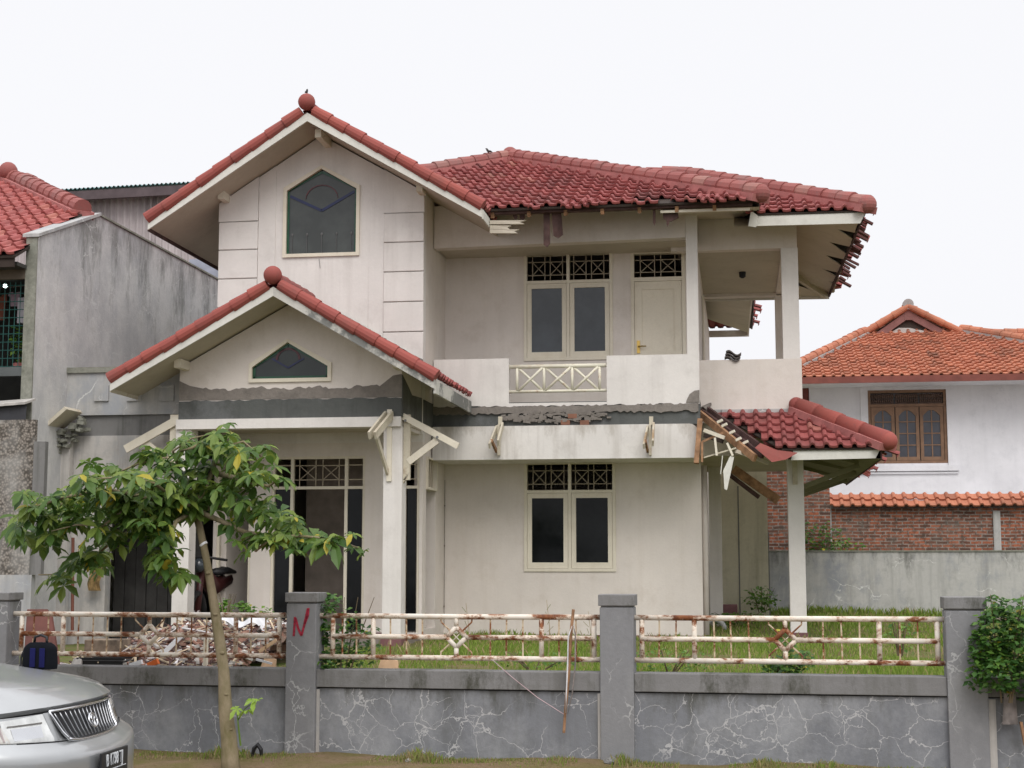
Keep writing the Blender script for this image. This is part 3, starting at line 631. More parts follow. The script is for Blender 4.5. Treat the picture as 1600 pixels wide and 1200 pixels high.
for px0, px1, pyb, tl in ((849, 859, 384, 0), (861, 876, 370, .03), (800, 806, 342, .02), (810, 818, 343, .02), (1020, 1024, 350, 0), (1041, 1045, 352, 0), (1034, 1058, 344, .02), (868, 874, 362, 0)):
    a = pt(px0, 326, Y=20.84); b = pt(px1, 326, Y=20.84); zz = pZ(px0, pyb, 20.84)
    m.prism([(a.x, 20.84, a.z+.05), (b.x, 20.84, a.z+.05), (b.x+tl, 20.85, zz+.03), ((a.x+b.x)/2+tl, 20.85, zz-.02), (a.x+tl, 20.85, zz+.02)], (0, .02, 0))
m.build('hanging_splinters', DWOOD, roof)
p = pt(1032, 331, Y=20.8); q = pt(1172, 327, Y=20.8); MB().bar(p, q, .03, .035).build('eave_batten', TRIM, roof)
m = MB()
for px_, tn in ((826, 3), (877, 2), (890, 1), (903, 2), (917, 1), (1086, 1), (1100, 1), (1116, 2), (1131, 1), (1146, 1)):
    p = pt(px_, 324, Y=20.60); m = MB(); tiles(m, [(p.x, 20.52, ZE-.07+random.uniform(-.02, .02)), (p.x+.17, 20.52, ZE-.07+random.uniform(-.03, .02)), (p.x+.17, 20.86, ZE+.09), (p.x, 20.86, ZE+.09)], c=.33, jit=3); m.build('slipped_tile', TILE, roof)
# --- terrace hip roof (right)
ZT = 6.56; XT1 = pX(1355, 21.3, 325); YT0 = 21.3; YT1 = 27.1; TA = V((XT1-2.72, 24.15, pZ(1065, 279, 24.15)-.0)); st = (TA.z-ZT)/2.85
TL = V((-3.0, 24.2, TA.z)); XTL = XE1-.1
tr = MB(); tfr = [(XTL, YT0, ZT), (XT1, YT0, ZT), TA, TL, (XTL-.9, 22.6, ZT+1.3*st)]
tiles(tr, tfr, miss=.04, slip=.05); trt = [(XT1, YT0, ZT), (XT1-.12, YT1, ZT-.05), TA]
tiles(tr, trt, miss=.25, slip=.35, jit=1.6); tbk = [(XT1-.12, YT1, ZT-.05), (XTL, YT1, ZT-.05), TL, TA]; tiles(tr, tbk)
troof = tr.build('roof', TILE, house, label='red hipped roof over the corner terrace')
mb = MB()
for pl in (tfr, trt): q, v_ = deck(pl, .0, .02); mb.prism(q, v_)
mb.build('added_deck', DECK, troof)  # added dark sheet, closes the terrace roof against sky leaks
mb, mo = MB(), MB(); ridge(mb, (XT1+.02, YT0, ZT+.10), TA+V((0, 0, .10)), .115, .28, mort=mo); ridge(mb, TA+V((-1.6, 0, .10)), TA+V((0, 0, .10)), .105, .28, mort=mo)
ridge(mb, (XT1-.1, YT1, ZT+.05), TA+V((0, 0, .10)), .11, .28, mort=mo); mb.ball((XT1+.0, YT0+.0, ZT+.09), .135, 14, 9); mb.build('ridge_tiles', RIDGE, troof); mo.build('ridge_mortar', PMORT, troof)
# loose broken eave tiles on the right edge
m = MB()
for k in range(20):
    y = YT0+.5+k*.27
    if random.random() < .22: continue
    L_ = random.uniform(.07, .21); m = MB(); m.bar((XT1-.06, y, ZT+.015), (XT1-.04+L_, y+random.uniform(-.03, .03), ZT-.02-L_*.45), .15*random.uniform(.5, 1), .03); m.build('broken_tile', OLDT, troof)
# fascia and soffit with rotted holes
fz0, fz1 = ZT-.165, ZT-.02; xfl = pX(1180, YT0, 340); xfr = XT1-.10
f_ = MB().prism([(xfl, YT0+.02, fz0), (xfr, YT0+.02, fz0-.01), (xfr+.08, YT0+.02, fz1), (xfl, YT0+.02, fz1)], (0, .03, 0)); f_.build('fascia', FASC, troof)
MB().prism([(xfl-.10, YT0-.12, fz0-.03), (xfl-.02, YT0+.0, fz0-.02), (xfl+.01, YT0+.0, fz1), (xfl-.06, YT0-.12, fz1+.03)], (.03, .02, 0)).build('fascia', FASC, troof)
XC1 = pX(1248.5, Y2, 480); XC0 = pX(1222, Y2, 480)
def soff_z(d): return ZT-.14+d*.30      # sloping boards under the eave
def so(x, y):    # soffit height
    d = max(0, min(XT1-.1-x, y-YT0, YT1-y)); return ZT-.155+d*st*.85
SX = XT1-.11
n = 40; edge = []
notch = {6: .25, 7: .12, 13: .30, 14: .2, 15: .12, 20: .3, 21: .22, 22: .1, 28: .3, 29: .12, 34: .15}
for i in range(n+1):
    y = YT0+.05+(YT1-YT0-.1)*i/n; edge.append((SX-notch.get(i, random.uniform(0, .02))-.1*(i/n)*0, y))
m = MB(); vs = []; fs = []
for i, (x, y) in enumerate(edge):
    xi = XC1-.05; vs += [(x, y, so(min(x, SX), y)), (xi, y, so(xi, y)), (x, y, so(min(x, SX), y)+.012), (xi, y, so(xi, y)+.012)]
for i in range(n): fs += [(i*4, i*4+1, i*4+5, i*4+4), (i*4+2, i*4+6, i*4+7, i*4+3), (i*4, i*4+4, i*4+6, i*4+2)]
m.add(vs, fs)
m.add([(XC1-.05, YT0+.05, so(XC1, YT0+.05)), (xfl-.3, YT0+.05, ZT-.155), (xfl-.3, Y2, so(0, Y2)), (XC1-.05, Y2, so(XC1-.05, Y2))], [(0, 1, 2, 3)])
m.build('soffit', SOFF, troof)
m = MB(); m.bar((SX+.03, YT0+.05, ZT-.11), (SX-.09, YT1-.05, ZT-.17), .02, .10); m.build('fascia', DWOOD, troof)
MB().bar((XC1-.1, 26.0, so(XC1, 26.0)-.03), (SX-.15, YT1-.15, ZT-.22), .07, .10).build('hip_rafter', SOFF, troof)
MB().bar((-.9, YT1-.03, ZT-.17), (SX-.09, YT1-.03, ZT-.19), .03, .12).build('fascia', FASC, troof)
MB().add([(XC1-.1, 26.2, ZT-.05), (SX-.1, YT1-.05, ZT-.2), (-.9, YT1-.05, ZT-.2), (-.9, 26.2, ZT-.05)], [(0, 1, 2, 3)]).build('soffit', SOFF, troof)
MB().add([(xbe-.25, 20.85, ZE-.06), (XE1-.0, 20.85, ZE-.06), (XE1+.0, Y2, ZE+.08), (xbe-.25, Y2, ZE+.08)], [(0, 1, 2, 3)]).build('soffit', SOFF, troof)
# terrace structure
XW = pX(1093.5, Y2, 600)
zt2b = zc
MB().box(XW-.4, XC1-.01, Y2+.02, Y2+.2, zt2b, ZT+.25).build('beam', WHITE, house)
MB().box(XR-.3, XC1-.12, Y2+.2, Y3-.12, zt2b+.03, zt2b+.06).build('ceiling', SOFF, house)
MB().box(XC0+.02, XC1-.02, Y2+.2, Y3, zt2b+.005, ZT+.1).build('beam', WHITE, house); MB().box(XR-.3, XC0+.02, Y3-.12, Y3+.1, zt2b-.02, ZT).build('beam', WHITE, house)
zp2 = pZ(1150, 562, Y2); zpb = pZ(1150, 646, Y2)
MB().box(XC0, XC1, Y2+.006, Y2+.24, zp2-.02, zt2b).build('column', WHITE2, house, label='upper front column of the corner terrace', bevel=.006)
MB().box(XC0, XC1, Y3-.1, Y3+.12, zp2-1, zt2b-.02).build('column', WHITE, house, label='upper rear column of the corner terrace')
pp = MB().box(XW, XC1+.02, Y2, Y2+.12, zpb-.1, zp2); pp.box(XC1-.1, XC1+.02, Y2+.12, Y3, zpb-.1, zp2); pp.box(XR, XC1-.1, Y3-.12, Y3, zpb-.1, zp2-.12); pp.build('parapet', WHITE, house, label='plain white parapet of the corner terrace')
MB().box(XW+.02, XC1+.005, Y2-.008, Y2-.0005, zpb-.05, zpb+.06).build('concrete_band', GREYW, house)
MB().box(XR, XC1, Y2+.05, Y3, 3.2, 3.68).build('floor_slab', SOFF, house)
MB().box(XR+.005, XR+.03, 24.6, 25.6, 3.7, 6.0).build('door_frame', TRIM, house)
p = pt(1160, 424, Y=24.1); MB().tube([(p.x, 24.1, zt2b+.03), (p.x, 24.1, zt2b-.05), (p.x, 24.1, zt2b-.07)], [.055, .05, .02], 10).build('ceiling_light', BLACK, house)
# rear right eave of the main roof seen through the terrace
zr = ZE-.12
MB().add([(XR-.2, 26.2, zr+.2), (XE1-.08, 26.2, zr-.03), (XE1-.08, 32, zr-.03), (XR-.2, 31, zr+.2)], [(0, 1, 2, 3)]).build('soffit', SOFF, roof)
MB().bar((XE1-.04, 26.3, zr+.02), (XE1-.10, 32.2, zr+.02), .03, .10).bar((XR-.3, 32.2, zr), (XE1-.08, 32.2, zr), .03, .14).build('fascia', WHITE, roof)
# lower columns
a_, b_ = column(1232.5, 1258, Y2, 3.2, dd=.26, lab='lower terrace column standing in the grass'); column(1232.5, 1258, Y3-.2, 3.2, dd=.24)
# --- lower pent roof
ZP = 3.19; YL0 = 20.9; XL1 = pX(1388, YL0, 697); ZPT = 3.80; XH = pX(1244, Y2, 638); xe0 = pX(1222, YL0, 704); xt0 = pX(1122, Y2, 648)
pr_ = MB(); pfr = [(xe0, YL0, ZP), (XL1, YL0, ZP), (XH, Y2-.03, ZPT), (xt0, Y2-.03, ZPT)]
tiles(pr_, pfr, w_=.185, c=.285, jit=.7, amp=1.15); prt = [(XL1, YL0, ZP), (XL1, 27.6, ZP-.02), (XH+.02, 26.3, ZPT), (XH+.02, Y2-.03, ZPT)]; tiles(pr_, prt, miss=.3, slip=.3, jit=1.5)
pent_r = pr_.build('roof', TILE, house, label='broken red tiled canopy roof above the terrace column')
mb = MB()
for pl in (pfr, prt): q, v_ = deck(pl, .0, .02); mb.prism(q, v_)
mb.build('added_deck', DECK, pent_r)  # added dark sheet, keeps sky out of the canopy tile gaps
mb, mo = MB(), MB(); ridge(mb, (XL1+.0, YL0, ZP+.10), (XH, Y2-.05, ZPT+.12), .115, .40, mort=mo); mb.ball((XL1, YL0, ZP+.10), .127, 14, 9); mb.ball((XH, Y2-.07, ZPT+.12), .11, 12, 8); mb.build('ridge_tiles', BARGE, pent_r, smooth=True); mo.build('ridge_mortar', PMORT, pent_r)
a = pt(1236, 719, Y=YL0+.03); b = pt(1368, 716, Y=YL0+.03); c = pt(1377, 699, Y=YL0+.03); d = pt(1240, 703, Y=YL0+.03)
MB().prism([a, b, c, d], (0, .03, 0)).build('fascia', FASC, pent_r)
MB().bar((XL1-.09, YL0+.04, ZP-.09), (XL1-.11, 27.55, ZP-.11), .02, .11).build('fascia', DWOOD, pent_r)
m = MB()
for k in range(18):
    y = YL0+.4+k*.35
    if random.random() < .35: continue
    L_ = random.uniform(.05, .17); m = MB(); m.bar((XL1-.05, y, ZP+.01), (XL1+L_*.8, y, ZP-L_*.6), .09, .025); m.build('broken_tile', BARGE, pent_r)
m = MB().add([(XL1-.1, YL0+.05, ZP-.14), (XL1-.12, 27.5, ZP-.15), (XC1, 26.3, 3.35), (XC1, Y2, 3.35)], [(0, 1, 2, 3)]); m.add([(XL1-.1, YL0+.05, ZP-.14), (XC1, Y2, 3.35), (.3, Y2, 3.35), (.4, YL0+.05, ZP-.14)], [(0, 1, 2, 3)])
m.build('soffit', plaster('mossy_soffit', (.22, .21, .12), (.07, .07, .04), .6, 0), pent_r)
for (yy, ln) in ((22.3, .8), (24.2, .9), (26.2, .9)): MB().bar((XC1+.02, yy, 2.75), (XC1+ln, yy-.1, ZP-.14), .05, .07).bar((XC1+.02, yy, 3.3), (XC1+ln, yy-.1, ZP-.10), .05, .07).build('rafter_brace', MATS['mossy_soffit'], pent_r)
p = pt(1242, 740, Y=Y2-.03); MB().box(p.x-.035, p.x+.035, Y2-.035, Y2-.003, pZ(1242, 757, Y2), 3.2).build('rafter_post', WOODP, pent_r)
# broken valley end: exposed rafters, splinters, lifted tiles
y1 = Y2-.1
def pl(px0, py0, ya, px1, py1, yb, w_, h_, mt, nm='broken_rafter'):
    MB().bar(pt(px0, py0, Y=ya), pt(px1, py1, Y=yb), w_, h_).build(nm, mt, pent_r)
pl(1089, 643, y1, 1180, 716, 21.0, .05, .10, BROWNW); pl(1096, 642, y1, 1192, 713, 21.1, .05, .07, DWOOD); pl(1106, 640, y1, 1200, 706, 21.1, .05, .08, DWOOD)
pl(1094, 655, 21.4, 1088, 724, 21.35, .07, .14, BROWNW); pl(1097, 690, 21.3, 1097, 722, 21.3, .03, .06, BROWNW); pl(1100, 672, 21.3, 1132, 684, 21.2, .03, .05, TRIM, 'splinter'); pl(1098, 690, 21.3, 1130, 676, 21.3, .03, .03, BROWNW, 'splinter')
pl(1117, 684, 21.2, 1120, 712, 21.2, .03, .06, TRIM, 'splinter'); pl(1100, 715, 21.3, 1150, 700, 21.2, .03, .02, WOODP, 'splinter'); pl(1136, 692, 21.2, 1145, 712, 21.2, .03, .03, TRIM, 'splinter')
pl(1100, 680, 21.7, 1130, 690, 21.6, .03, .06, DECK, 'splinter'); pl(1150, 705, 21.2, 1200, 724, 21.4, .05, .05, SOFF, 'splinter')
m = MB(); a = pt(1141, 712, Y=21.2); b = pt(1147, 714, Y=21.2); c = pt(1136, 766, Y=21.2); d = pt(1132, 764, Y=21.2); e_ = pt(1130, 735, Y=21.2)
m.prism([a, b, c, d, e_], (0, .02, 0)); a = pt(1129, 712, Y=21.25); c = pt(1126, 741, Y=21.25); m.bar(a, c, .012, .02); m.build('splinter', FASC, pent_r)
pl(1146, 733, 22.9, 1216, 782, 23.0, .06, .13, BROWNW, 'fallen_joist'); pl(1140, 742, 22.9, 1186, 777, 23.0, .04, .06, DWOOD, 'fallen_joist')
m = MB()
for i in range(5):
    t = i/4; p = pt(1122+96*t, 650+58*t, Y=y1-1.05*t-.02); q = pt(1148+86*t, 652+56*t, Y=y1-1.0*t-.02)
    MB().tube([p+V((0, 0, .0)), q+V((.0, 0, .02))], [.05, .06], 8).build('broken_tile', TILE, pent_r)
m = MB(); P_ = [pt(1180, 700, Y=20.9), pt(1206, 722, Y=20.82), pt(1228, 718, Y=20.82), pt(1246, 708, Y=20.84), pt(1215, 704, Y=20.88), pt(1188, 693, Y=21.0)]
m.prism(P_, (0, .03, .01)); m.build('cracked_mortar', BARGE, pent_r)
m = MB()
for (px_, py_) in ((1121, 660), (1140, 677), (1161, 693), (1128, 666), (1150, 688)):
    p = pt(px_, py_, Y=21.25); m.bar(p, p+V((.07, -.03, .03)), .03, .035)
m.build('batten_stubs', TRIM, pent_r)
MB().tube([pt(1203, 640, Y=Y2-.02)+V((-1.05, -.02, .02)), pt(1110, 632, Y=Y2-.05), pt(1100, 640, Y=Y2-.12)], [.01, .03, .05], 6).build('render_patch', EXPO2, house)
# --- rafter brackets
def bracket(px_, lab=None):
    x = pX(px_, 21.48, 690); t0, t1 = pZ(px_, 662, 21.48), pZ(px_, 716, 21.48)
    m = MB().box(x-.028, x+.028, 21.44, 21.478, t0-.02, t0+.10) ; m.box(x-.035, x+.0, 21.40, 21.476, t1+.04, t0-.02)
    b_ = m.build('rafter_bracket', WOODP, house)
    MB().bar((x+.035, 21.46, t0-.02), (x+.035+.01, 20.98, t0-.32), .028, .09).bar((x-.05, 21.46, t0-.06), (x-.08, 20.98, t0-.36), .025, .08).build('rafter_stub', WOODP, b_); MB().bar((x-.055, 21.46, t1+.10), (x-.06, 21.05, t0-.28), .03, .05).build('strut', BROWNW, b_)
bracket(782); bracket(1018)
def bar2(mb, px0, py0, px1, py1, Y, th, wd): mb.bar(pt(px0, py0, Y=Y), pt(px1, py1, Y=Y), th, wd, up=(0, 0, 1))
yy = YP+.1
p = MB(); xx = pX(636.5, yy, 700); p.box(cb+.002, cb+.09, yy-.03, yy+.03, pZ(636, 750, yy), pZ(636, 648, yy)); p.prism([(cb+.002, yy-.03, pZ(636, 750, yy)), (cb+.09, yy-.03, pZ(636, 738, yy)), (cb+.002, yy-.03, pZ(636, 755, yy))], (0, .06, 0))
rb = p.build('rafter_bracket', WOODP, house)
m = MB(); bar2(m, 629, 650, 716, 697, yy-.05, .035, .085); m.build('rafter_stub', TRIM, rb)
m = MB(); bar2(m, 683, 688, 638, 722, yy-.02, .035, .09); m.build('strut', TRIM, rb)
m = MB()
for q, w_ in (((633, 657), 1), ((683, 683), 1)): c_ = pt(*q, Y=yy-.075); m.tube([c_, c_+V((0, .03, 0))], .018, 8)
m.build('bolt', plain('bolt_steel', (.2, .2, .2), .5, .6), rb)
# forward pointing bracket on the same column
xk = pX(609, YP, 700); zk = pZ(609, 648, YP)
p = MB().box(xk-.035, xk+.03, YP-.03, YP-.002, pZ(609, 752, YP), pZ(609, 640, YP)); rb2 = p.build('rafter_bracket', TRIM, house)
MB().bar((xk+.04, YP-.03, zk), (xk-.05, YP-.62, zk-.33), .035, .10).bar((xk-.05, YP-.03, zk-.0), (xk-.13, YP-.62, zk-.33), .03, .10).build('rafter_stub', WOODP, rb2); MB().bar((xk-.02, YP-.02, zk-.78), (xk-.07, YP-.5, zk-.30), .03, .07).build('strut', WOODP, rb2)
# left column bracket
p = MB().box(la-.11, la-.005, yy-.03, yy+.03, pZ(283, 725, yy), pZ(283, 648, yy)); rb3 = p.build('rafter_bracket', TRIM, house)
m = MB(); bar2(m, 288, 650, 196, 702, yy-.06, .035, .11); m.build('rafter_stub', TRIM, rb3); m = MB(); bar2(m, 226, 690, 268, 725, yy-.02, .035, .09); m.build('strut', TRIM, rb3)
# downpipe at the right corner
MB().tube([(XR+.04, YM+.25, .6), (XR+.04, YM+.25, 3.1)], .045, 8).build('downpipe', WHITE, house, smooth=True)
m = MB()
for z in (1.0, 1.9, 2.5): m.box(XB+.005, XB+.02, YM-.04, YM-.015, z, z+.02)
m.tube([(XB+.012, YM-.02, .7), (XB+.012, YM-.02, 2.9)], .004, 5); m.build('wall_cable', plain('grey_cable', (.22, .19, .16), .8), house)

# ================================================================ LEFT SIDE: party wall, neighbour house, carport, warehouse
PXW = -9.25
lh = thing('neighbour_house', (-10.5, 20, 0), 'grey cracked-wall neighbour house at the left with red hipped roof and caged balcony', 'house')
y0 = pt(60, 371, X=PXW).y; y1_ = pt(155, 337, X=PXW).y; z0_ = pt(60, 371, X=PXW).z; z1_ = pt(155, 337, X=PXW).z
MB().wx([(y0, -.1), (30, -.1), (30, z1_), (y1_, z1_), (y0, z0_)], [], PXW-.16, PXW).build('party_wall', PARTY, lh, label='tall grey cracked side wall with mossy top edge')
xl_ = pt(45, 380, Y=y0).x
MB().box(xl_-.02, PXW-.0, y0-.03, y0-.001, 3.0, z0_+.02).build('wall_end', MOSS, lh)
m = MB(); m.prism([(PXW-.2, y0-.05, z0_), (PXW-.2, y0-.05, z0_+.045), (PXW-.2, y1_, z1_+.045), (PXW-.2, y1_, z1_)], (.235, 0, 0)); m.build('coping', GREYW, lh)
m = MB().box(PXW-.18, PXW+.02, y1_+.01, 30, z1_, z1_+.03); m.build('coping', MOSS, lh)
# roof
YE0 = y0-.45; YA0 = YE0+4.2; ax = pt(17, 283, Y=YA0); ez = pZ(0, 400, YE0); nx = PXW-.1
sl = (ax.z-ez)/4.2
m = MB(); npoly = [(-16, YE0, ez), (nx, YE0, ez), (nx, YE0+4.2-(nx-ax.x)*.98, ax.z-(nx-ax.x)*.98*sl), (ax.x, YA0, ax.z), (ax.x-2.2, YA0, ax.z)]
tiles(m, npoly, w_=.19); m2 = m.build('roof', tile_mat('neighbour_red_tile', (.40, .12, .105), (.32, .09, .085), (.46, .20, .15), (.12, .08, .07), .55), lh)
q, v_ = deck(npoly, .0); MB().prism(q, v_).build('added_deck', DECK, m2)  # sheet added beneath these tiles to stop sky showing through
m = MB(); mo = MB(); ridge(m, V(npoly[2])+V((0, 0, .08)), ax+V((0, 0, .08)), .125, .28, mort=mo); ridge(m, ax+V((-2, 0, .10)), ax+V((0, 0, .08)), .12, .3); m3 = MB(); ridge(m3, pt(132, 334, Y=YA0-.6), pt(42, 279, Y=YA0+.8), .11, .28); m3.build('ridge_tiles', RIDGE, m2); m.build('ridge_tiles', RIDGE, m2); mo.build('ridge_mortar', PMORT, m2)
MB().ball(ax+V((0, -.1, .14)), .15, 12, 8).build('finial', RIDGE, m2, smooth=True)
MB().box(-16, xl_-.0, YE0+.04, YE0+.08, ez-.14, ez-.0).build('fascia', DECK, m2)
# caged balcony opening: dark room
zb1_ = pZ(0, 634, y0)
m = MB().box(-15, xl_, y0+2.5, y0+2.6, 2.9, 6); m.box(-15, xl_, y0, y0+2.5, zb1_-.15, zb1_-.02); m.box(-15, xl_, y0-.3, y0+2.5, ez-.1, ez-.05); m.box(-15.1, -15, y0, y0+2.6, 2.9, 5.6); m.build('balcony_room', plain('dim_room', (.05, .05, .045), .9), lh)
m = MB(); m.box(-12, xl_+.0, y0-.02, y0+.04, pZ(0, 437, y0), pZ(0, 415, y0)); m.build('lintel', plain('dim_lintel', (.16, .13, .10), .9), lh)
m = MB(); cgz0, cgz1 = pZ(0, 585, y0), pZ(0, 440, y0)
x = xl_-.04
while x > -11: m.tube([(x, y0+.05, cgz0), (x, y0+.05, cgz1)], .006, 4); x -= .075
z = cgz0
while z < cgz1: m.tube([(-11, y0+.05, z), (xl_, y0+.05, z)], .006, 4); z += .11
m.build('wire_cage', plain('green_wire', (.02, .09, .08), .6), lh)
MB().box(-11, xl_, y0-.02, y0+.1, pZ(0, 588, y0), pZ(0, 574, y0)).build('cage_shelf', plain('shelf_steel', (.10, .11, .11), .6), lh)
m = MB(); a = pt(0, 650, Y=y0-.25); b = pt(52, 632, Y=y0-.12); m.prism([(a.x-2, y0-.05, a.z+.1), (b.x, y0-.05, b.z+.06), (b.x, y0-.35, b.z-.02), (a.x-2, y0-.45, a.z-.02)], (0, 0, .03)); m.build('awning_board', PALEW, lh)
m = MB(); m.grid(lambda u_, v2: (b.x-u_*3, y0-.30+.03*math.sin(u_*17)-.02*v2, b.z-.02-v2*(.21+.03*math.sin(u_*9))), 24, 3); m.build('awning_tarp', plain('black_tarp', (.03, .03, .035), .5), lh)
MB().ball(pt(8, 447, Y=y0+.6), .03, 8, 6).build('lamp_bulb', (lambda g: (g.b.inputs['Emission Color'].__setattr__('default_value', (.8, 1, .95, 1)), g.b.inputs['Emission Strength'].__setattr__('default_value', 6), g.out((.8, .9, .9), .4))[2])(G('lit_bulb')), lh)
# washing on the line
wy_ = y0+.35
MB().tube([pt(-10, 451, Y=wy_), pt(44, 446, Y=wy_)], .005, 4).build('clothes_line', CLOTHG, lh)
def shirt(px0, px1, pz0, pz1, mt, lab, shape=0):
    a = pt(px0, pz0, Y=wy_); b = pt(px1, pz1, Y=wy_); W = b.x-a.x; H = a.z-b.z
    if shape: P_ = [(0, 0), (.3, -.02), (.5, -.12), (.7, -.02), (1, 0), (1.12, -.3), (.92, -.36), (.88, -1), (.12, -1), (.08, -.36), (-.12, -.3)]
    else: P_ = [(0, 0), (1, 0), (1, -.97), (.75, -1), (.55, -.96), (.3, -1), (0, -.98)]
    m = MB().prism([(a.x+W*x, wy_+.01*math.sin(x*9), a.z+H*z) for x, z in P_], (0, .02, 0))
    tag(m.build('shirt' if shape else 'towel', mt), lab, 'shirt' if shape else 'towel', 'washing behind the wire cage')
shirt(15, 30, 456, 478, plain('mauve_cloth', (.28, .20, .24), .9), 'small mauve top hanging on the line behind the wire cage', 1)
shirt(28, 37, 465, 505, plain('white_cloth', (.5, .48, .52), .9), 'white towel hanging beside the wall end in the caged balcony')
shirt(38, 43.5, 462, 500, plain('lilac_cloth', (.34, .25, .40), .9), 'narrow lilac towel nearest the wall in the caged balcony')
shirt(-8, 8, 460, 500, plain('rust_cloth', (.16, .05, .03), .9), 'rust red shirt hanging at the left edge under the lit bulb', 1)
def leaf_blob(mb, c, rx, ry, rz, n, s, droop=.4, shell=False):
    c = V(c)
    for _ in range(n):
        while True:
            d = V((random.uniform(-1, 1), random.uniform(-1, 1), random.uniform(-1, 1)))
            if d.length < 1: break
        if shell and d.length > .01: d = d.normalized()*(d.length**.35)
        p = c+V((d.x*rx, d.y*ry, d.z*rz)); a = random.uniform(0, 6.28); ss = s*random.uniform(.6, 1.3)
        t = V((math.cos(a), math.sin(a), random.uniform(-droop-.5, .35))).normalized(); b = t.cross(V((random.uniform(-.6, .6), random.uniform(-.9, -.1), 1))).normalized(); nn = t.cross(b)
        mb.add([p, p+t*ss*.45+b*ss*.32-nn*ss*.06, p+t*ss, p+t*ss*.45-b*ss*.32-nn*ss*.06, p+t*ss*.5], [(0, 1, 4), (1, 2, 4), (2, 3, 4), (3, 0, 4)])
pl_ = thing('potted_plant', pt(30, 580, Y=y0+.4), 'green potted plant standing inside the caged balcony', 'plant')
m = MB(); leaf_blob(m, pt(30, 540, Y=y0+.4), .16, .12, .28, 90, .09); m.build('foliage', WEED, pl_)
MB().tube([pt(30, 584, Y=y0+.4), pt(30, 568, Y=y0+.4)], [.06, .09], 10).build('pot', PMORT, pl_)
MB().tube([pt(30, 568, Y=y0+.4), pt(30, 540, Y=y0+.4)], .01, 5).build('stem', BARK2, pl_)
# pebbledash garden wall at the left edge
yp = 18.45
gw = thing('pebbledash_wall', (-9.6, yp, 0), 'brown and grey pebbledash wall at the left edge below the black awning', 'wall')
xp1 = pX(50, yp, 800)
MB().box(-16, xp1, yp, yp+.07, pZ(20, 898, yp), pZ(20, 668, yp)+.1).build('pebbledash', PEB, gw)
MB().box(-16, xp1+.04, yp-.03, yp+.08, -.1, pZ(20, 898, yp)-.002).build('wall_base', GREYW, gw)
MB().box(xp1+.001, pX(68, yp, 800), yp-.02, yp+.07, pZ(20, 898, yp)-.002, pZ(60, 690, yp)).build('pier', DARKST, gw)
# carport of the abandoned lot, between party wall and house
cp = thing('carport', (-8.2, 18.7, 0), 'stained grey carport wall with square panels between the two houses', 'carport')
yc = 19.86; xs_ = pX(103, yc, 610); xe = XPL-.005
m = MB().box(xs_, xe, yc, yc+.2, pZ(190, 648, yc), pZ(190, 582, yc)); m.build('panelled_parapet', GREYW, cp)
MB().box(xs_-.01, xe, yc-.035, yc+.2, pZ(190, 582, yc)+.002, pZ(190, 573, yc)).build('coping', MOSS, cp)
for q in (160, 211, 262):
    a = pt(q-12, 627, Y=yc); b = pt(q+11, 602, Y=yc); MB().box(a.x, b.x, yc-.03, yc-.001, a.z, b.z).build('square_panel', GREYW, cp)
zc1, zc0 = pZ(190, 648, yc)-.002, pZ(190, 680, yc)
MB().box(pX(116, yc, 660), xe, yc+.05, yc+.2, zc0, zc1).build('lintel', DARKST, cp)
xo0, xo1 = pX(165, yc, 850), xe
MB().wy([(PXW+.005, -.1), (xo0, -.1), (xo0, pZ(200, 790, yc)), (xo1, pZ(200, 770, yc)), (xo1, zc0-.002), (PXW+.005, zc0-.002)], [], yc+.02, yc+.2).build('wall', PALEW, cp)
MB().wy([(pX(68, yc, 800), -.1), (pX(112, yc, 800), -.1), (pX(112, yc, 800), pZ(112, 665, yc)), (pX(68, yc, 800), pZ(68, 700, yc))], [], yc-.12, yc-.005).build('wall', PALEW, cp)
a = pt(56, 692, Y=yc-.3); b = pt(115, 640, Y=yc-.3)
MB().bar(a, b, .5, .05).build('sloping_slab', WOODP, cp)
m = MB()
for k in range(60):
    t = random.random(); p = a.lerp(b, t)+V((random.uniform(.0, .14), random.uniform(.05, .25), -.06-random.uniform(.0, .22))); s = random.uniform(.02, .05); m.bar(p-V((s, 0, 0)), p+V((s, 0, random.uniform(-.02, .02))), .1, s)
m.build('broken_edge', MOSS, cp)
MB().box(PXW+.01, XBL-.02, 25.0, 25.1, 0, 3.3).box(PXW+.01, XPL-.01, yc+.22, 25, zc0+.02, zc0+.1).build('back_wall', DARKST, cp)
MB().box(PXW+.02, XPL-.0, yc+.2, 25, .45, .5).build('floor', FLOOR, cp)
m = MB(); xg0, xg1 = xo0-.35, XPL-.17
k = 0; x = xg0
while x < xg1: m.box(x, x+.155, 21.0+.01*(k % 2), 21.04+.01*(k % 2), .55, 2.45); x += .165; k += 1
m.build('plank_door', plain('black_stained_planks', (.055, .052, .05), .8, var=.3, sc=3), cp)
tag(MB().tube([pt(113, 985, Y=18.9), pt(114, 840, Y=18.9)], .022, 8).build('rusty_pole', plain('red_oxide_pole', (.16, .06, .04), .8)), 'thin dark red pole standing by the pale wall at the left', 'pole')
yc_ = tag(MB().grid(lambda u_, v2: (pX(146, yc-.12)+.18*u_+.02*math.sin(v2*7), yc-.14+.02*math.sin(u_*7+v2*4), pZ(150, 885+38*v2, yc-.12)), 6, 8).build('rag', plain('ochre_rag', (.26, .17, .07), .9, var=.4, sc=10)), 'ochre rag hanging in the dark carport', 'rag')
